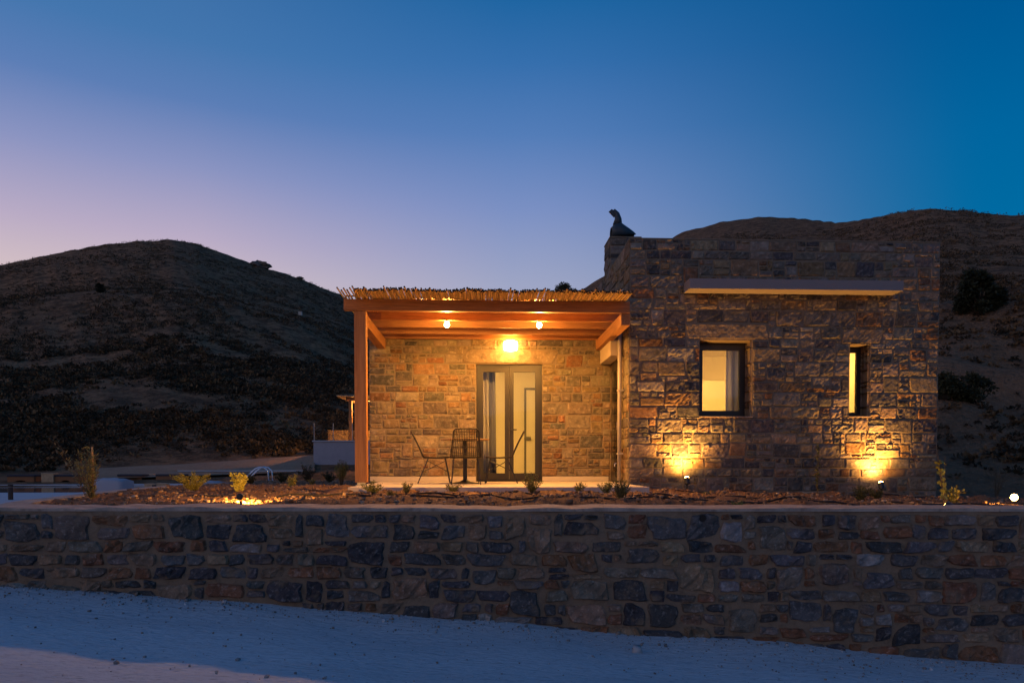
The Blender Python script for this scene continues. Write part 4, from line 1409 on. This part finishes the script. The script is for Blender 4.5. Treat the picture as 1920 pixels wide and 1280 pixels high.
def build_plants():
    OL = (.20, .19, .05)
    YE = (.42, .38, .06)
    GR = (.10, .13, .04)
    DK = (.045, .05, .02)
    plant('tall_shrub', 172, 945, 8.5, .72, .34, 'tall thin olive green shrub with long shoots at the far left of the bed', stems=26, leaves=30, leaf=.05, lw=.22, col=(.17, .17, .07), lean=(-.12, 0), seed=1, start=.05)
    p = atY(163, 945, 8.55)
    plant('dry_shoot', 163, 945, 8.6, .86, .12, 'long dry shoot leaning left out of the tall olive green shrub', 'shrub', 3, 26, .05, .3, (.22, .18, .09), lean=(-.56, 0), seed=2)
    st = MB().tube([(0, 0, 0), (.01, 0, .62)], .012, 6).build('plant_stake', 'cube_wood', None, (atY(173, 945, 8.62).x, 8.62, -.42))
    tag(st, 'pale wooden stake standing in the tall olive green shrub', 'stake')
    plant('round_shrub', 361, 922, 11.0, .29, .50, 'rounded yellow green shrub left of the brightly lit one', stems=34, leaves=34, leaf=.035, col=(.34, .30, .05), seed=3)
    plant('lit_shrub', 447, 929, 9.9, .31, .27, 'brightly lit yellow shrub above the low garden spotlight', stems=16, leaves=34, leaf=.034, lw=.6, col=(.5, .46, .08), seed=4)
    plant('small_shrub', 548, 917, 12.2, .26, .15, 'slim pale green shrub in the middle of the left bed', stems=14, leaves=24, leaf=.035, col=(.24, .24, .07), seed=5)
    plant('small_shrub', 585, 905, 15.5, .17, .18, 'tiny round shrub behind the slim pale green one', stems=12, leaves=24, leaf=.035, col=(.18, .18, .06), seed=6)
    plant('broom_shrub', 640, 903, 16.0, .62, .36, 'wispy upright broom shrub in front of the grey terrace wall', stems=40, leaves=20, leaf=.07, lw=.12, col=(.15, .16, .045), seed=7, start=.35)
    plant('dark_shrub', 470, 909, 17.0, .26, .36, 'dark low shrub under the pool ladder', stems=20, leaves=30, leaf=.045, col=DK, seed=8)
    plant('dark_shrub', 530, 905, 20.0, .34, .48, 'dark shrub just right of the pool ladder', stems=24, leaves=34, leaf=.05, col=DK, seed=9)
    plant('dark_shrub', 577, 900, 23.0, .62, .70, 'large dark shrub left of the grey terrace wall', stems=28, leaves=36, leaf=.06, col=(.06, .05, .025), seed=10)
    plant('dark_shrub', 618, 903, 20.5, .36, .5, 'dark shrub at the foot of the grey terrace wall', stems=24, leaves=34, leaf=.05, col=DK, seed=11)
    plant('patio_shrub', 697, 928, 9.9, .17, .28, 'low green shrub at the foot of the pergola post', stems=22, leaves=26, leaf=.028, col=(.15, .16, .04), seed=12)
    plant('patio_shrub', 762, 926, 10.1, .17, .19, 'small green shrub at the slab edge below the left chair', stems=16, leaves=22, leaf=.026, col=(.14, .15, .045), seed=13)
    plant('patio_shrub', 850, 926, 10.1, .15, .22, 'low green shrub at the slab edge below the middle chair', stems=18, leaves=22, leaf=.026, col=(.15, .16, .045), seed=14)
    plant('patio_shrub', 998, 928, 10.0, .29, .32, 'bushy green shrub at the slab edge in front of the glazed door', stems=28, leaves=30, leaf=.026, col=(.17, .18, .04), seed=15)
    plant('patio_shrub', 1087, 928, 10.0, .16, .17, 'small green shrub right of the bushy one by the door', stems=14, leaves=24, leaf=.026, col=(.15, .16, .045), seed=16)
    plant('patio_shrub', 1136, 929, 9.9, .19, .24, 'green shrub at the right end of the patio slab', stems=18, leaves=26, leaf=.026, col=(.13, .15, .04), seed=17)
    plant('grassy_tuft', 1164, 946, 8.0, .23, .16, 'upright grassy tuft near the wall before the house corner', stems=34, leaves=10, leaf=.06, lw=.12, col=(.13, .13, .04), seed=18)
    plant('grassy_tuft', 1382, 948, 7.6, .05, .14, 'flat green tuft behind the wall below the large window', stems=14, leaves=12, leaf=.03, lw=.3, col=GR, seed=19)
    plant('weed', 1612, 943, 9.6, .20, .26, 'dark spiky weed in front of the right wall spotlight', stems=14, leaves=26, leaf=.045, lw=.3, col=(.08, .08, .03), seed=20)
    plant('weed', 1642, 943, 9.9, .16, .2, 'dark low weed right of the spiky one', stems=12, leaves=24, leaf=.04, lw=.3, col=(.08, .08, .03), seed=21)
    plant('sapling', 1531, 930, 11.5, 1.12, .20, 'tall thin sapling against the wall between the two spotlights', 'sapling', 2, 34, .06, .5, (.13, .12, .035), seed=22, start=.1, up=.5)
    plant('sapling', 1304, 925, 11.55, .66, .10, 'thin bare sapling beside the left wall spotlight', 'sapling', 2, 10, .045, .5, (.14, .12, .04), seed=23, up=.5)
    plant('leafy_stems', 1772, 946, 8.0, .76, .16, 'pale climbing stems with yellow leaves at the right house corner', 'plant', 5, 8, .06, .7, (.32, .30, .06), lean=(-.12, 0), seed=24, up=.5)
    plant('leafy_stems', 1787, 945, 9.0, .26, .22, 'low yellow leaved plant right of the climbing stems', 'plant', 8, 10, .05, .6, (.28, .26, .06), seed=25)
    plant('dry_grass', 1868, 930, 13.5, .9, .5, 'sparse dry grass stalks behind the glaring spotlight', 'grass', 16, 5, .1, .1, (.20, .14, .07), seed=26, start=.4)
    for (u, v, Y, h, w, sd, lab) in ((1200, 925, 11.7, .10, .2, 31, 'low weed at the left foot of the house wall'), (1330, 940, 10.2, .06, .2, 32, 'flat dry weed right of the left wall spotlight'), (735, 935, 9.0, .06, .15, 33, 'tiny weed in the soil before the patio slab')):
        plant('weed', u, v, Y, h, w, lab, 'weed', 12, 14, .03, .3, (.13, .12, .04), seed=sd)

    # drip irrigation hoses
    for (y0, x0, x1, sd, lab) in ((9.1, -3.6, 4.6, 1, 'black drip hose lying along the soil before the patio'), (8.2, -.8, 6.3, 2, 'black drip hose lying close to the retaining wall'), (11.3, 2.9, 7.6, 3, 'black drip hose lying along the foot of the house wall')):
        pts = []
        for x in np.linspace(x0, x1, 160):
            y = y0 + .12 * math.sin(x * 1.1 + sd) + .05 * math.sin(x * 2.7 + sd * 2)
            pts.append((x, y, float(bed_z(x, y) + .018 * W1(x, y, .9)) + .022))
        tag(MB().tube(pts, .012, 6).build('drip_hose', 'hose'), lab, 'hose', 'drip hoses')


build_plants()


def tree(name, base, h, w, label, col, nl, leaf, seed, trunk=.3, cat='tree'):
    g = np.random.default_rng(seed)
    t = thing(name, label, cat, base, 0)
    tm = MB()
    tm.tube([(0, 0, -.3), (.03 * h, 0, h * trunk), (.0, .02 * h, h * .75)], [.05 * h, .035 * h, .012 * h], 8)
    P, D = [], []
    nc = 34
    for i in range(nc):
        an = g.uniform(0, 6.28); zz = g.uniform(trunk * .55, 1.0)
        prof = math.sqrt(max(.03, 1 - ((zz - .5) / .56) ** 2))
        q = w / 2 * prof * math.sqrt(g.uniform(.1, 1))
        c = np.array([math.cos(an) * q, math.sin(an) * q, zz * h * .95])
        tm.tube([(0, 0, h * trunk * .8), tuple(c * .55 + np.array([0, 0, h * .12])), tuple(c)], [.016 * h, .009 * h, .003 * h], 5)
        rr = w * g.uniform(.10, .19)
        k = int(nl / nc)
        d = g.normal(size=(k, 3)); d /= np.linalg.norm(d, axis=1, keepdims=True)
        P.append(c + d * rr * g.uniform(.2, 1, (k, 1)) * np.array([1, 1, .8])); D.append(d + g.normal(0, .6, (k, 3)))
    tm.build('trunk', 'bark', t)
    leaf_mesh('crown', np.concatenate(P), np.concatenate(D), leaf * g.uniform(.6, 1.3, sum(map(len, P))), leaf * .5, col, t, seed=seed)


def build_trees():
    def land(u, v, q=20.0):      # where a sight line meets the slope
        d = ray(u, v)
        while q < 230 and (d * (q / d.y)).z > float(terrain((d * (q / d.y)).x, q)):
            q += .25
        p = d * (q / d.y)
        return Vector((p.x, p.y, float(terrain(p.x, p.y))))
    p = land(1834, 590)
    k = p.y / F
    tree('dense_tree', (p.x, p.y, p.z - .1), 82 * k, 74 * k, 'dense dark rounded tree on top of the bank right of the house', (.028, .034, .016), 9000, .16, 3, .12)
    p = atY(1798, 800, 21.0)
    k = 21.5 / F
    z = float(terrain(p.x, 21.0))
    tree('bushy_tree', (p.x, 21.0, z - .1), atY(1798, 695, 21.0).z - z, 92 * k, 'dark bushy tree close behind the right end of the house', (.04, .042, .016), 7000, .10, 5, .15)
    d = ray(1058, 560); az = math.atan2(d.x, d.y); q = 231.0
    x, y = q * math.sin(az), q * math.cos(az); z = float(terrain(x, y))
    tree('far_tree', (x, y, z - .2), max(3.0, min(9.0, atY(1058, 532, y).z - z)), 6.5, 'small far tree on the ridge just above the reed roof', (.035, .04, .02), 2500, .6, 6, .2)
    p = atY(188, 548, 150.0)
    # lone dark tree on the left hill: walk out along the sight line until the slope is met
    d = ray(188, 549); q = 60.0
    while q < 230 and (d * (q / d.y)).z > float(terrain((d * (q / d.y)).x, q)):
        q += .5
    p = d * (q / d.y)
    tree('hill_tree', (p.x, p.y, float(terrain(p.x, p.y)) - .1), 1.4, 1.25, 'lone dark round tree halfway up the left hill', (.022, .026, .014), 1500, .3, 7, .15)
    # wire fence on the bank
    f = thing('wire_fence', 'thin wire fence with metal posts on the bank beyond the house', 'fence', (0, 0, 0))
    tops = []
    for u in (1700, 1776, 1840, 1889, 1907, 1960):
        p = atY(u, 600, 44.0)
        z = float(terrain(p.x, 44.0))
        MB().tube([(p.x, 44.0, z - .2), (p.x, 44.0, z + 1.35)], .035, 6).build('post', 'galvanised', f)
        tops.append((p.x, 44.0, z))
    for dz in (.5, .9, 1.3):
        MB().tube([(a, b, c + dz) for a, b, c in tops], .006, 4).build('wire', 'galvanised', f)
    # rocks on the ridge of the left hill
    g = np.random.default_rng(8)
    for (u, v, s, lab) in ((488, 501, 2.9, 'rock outcrop on the skyline of the left hill'), (563, 520, 1.0, 'small lone boulder on the skyline of the left hill')):
        d = ray(u, v); az = math.atan2(d.x, d.y); q = 233
        x, y = q * math.sin(az), q * math.cos(az)
        bm = bmesh.new(); bmesh.ops.create_icosphere(bm, subdivisions=3, radius=1)
        for vv in bm.verts:
            n = 1 + .28 * math.sin(5 * vv.co.x + 3 * vv.co.z) * math.sin(4 * vv.co.y + 2) + .08 * g.normal()
            vv.co = Vector((vv.co.x * s * n, vv.co.y * s * .8 * n, vv.co.z * s * .45 * n))
        me = bpy.data.meshes.new('boulder'); bm.to_mesh(me); bm.free()
        set_tint(me, (.12, .10, .085, .3))
        tag(mesh_obj('boulder', me, 'rubble', None, (x, y, float(terrain(x, y)) + s * .12)), lab, 'rock')
    # small pale box on the hill
    d = ray(563, 592); q = 60.0
    while q < 230 and (d * (q / d.y)).z > float(terrain((d * (q / d.y)).x, q)):
        q += .5
    p = d * (q / d.y)
    hb = thing('beehive_box', 'tiny pale box standing high on the left hill', 'box', (p.x, p.y, float(terrain(p.x, p.y))))
    MB().box((-.3, -.3, 0), (.3, .3, .6)).build('body', 'pipe', hb)
    MB().box((-.34, -.34, .603), (.34, .34, .67)).build('lid', 'galvanised', hb)


build_trees()


def build_far_terrace():
    Y = 40.0
    a = atY(588, 892, Y); b = atY(720, 828, Y)
    t = thing('far_terrace', 'pale walled terrace with a glass balustrade beyond the garden', 'terrace', (a.x, Y, a.z - .3))
    L = b.x - a.x + 3; h = b.z - a.z + .3
    MB().box((0, 0, 0), (L, 6, h), .02).build('wall', 'grey_concrete', t)
    MB().box((-.06, -.06, h + .002), (L + .06, 6.05, h + .07), .01).build('coping', 'deck', t)
    gh = atY(600, 793, Y).z - b.z
    w = 1.04
    for i in range(5):
        MB().box((.06 + i * w, .05, h + .072), (.06 + i * w + w - .06, .07, h + gh)).build('glass_panel', 'glass', t)
        MB().box((.015 + i * w, .04, h + .072), (.055 + i * w, .08, h + gh + .01)).build('baluster', 'galvanised', t)
    # terrace wall behind, lit by a lamp
    MB().box((.05, 3.6, h + .072), (L, 3.8, h + .8)).build('parapet', 'bank', t)
    pg = thing('far_pergola', 'small timber pergola with reed roof on the far terrace', 'pergola', (atY(654, 828, Y).x, Y + .6, a.z - .3 + h + .075))
    H = atY(654, 752, Y).z - (a.z - .3 + h)
    for (x, y) in ((0, 0), (2.6, 0), (0, 2.4)):
        MB().box((x - .09, y - .09, 0), (x + .09, y + .09, H), .01).build('post', 'wood_z', pg)
    MB().box((-.25, -.1, H + .002), (3, .1, H + .2)).build('beam', 'wood', pg)
    MB().box((-.1, .102, H + .002), (.1, 2.6, H + .2)).build('beam', 'wood', pg)
    rf = []
    g = np.random.default_rng(2)
    m = MB()
    for i in range(46):
        x = -.65 + i * .085
        m.tube([(x, -.5 + g.normal(0, .05), H + .24), (x, 3.0, H + .24)], .04, 5)
    m.build('reed_roof', 'cube_wood', pg)
    lp = thing('terrace_lamp', 'warm lamp glowing under the far pergola', 'lamp', (pg.location.x + 1.0, Y + 1.6, pg.location.z + H - .2))
    MB().lathe([(.05, 0), (.09, .05), (.09, .12), (.03, .16)], 12).build('shade', 'terrace_glow', lp)


build_far_terrace()
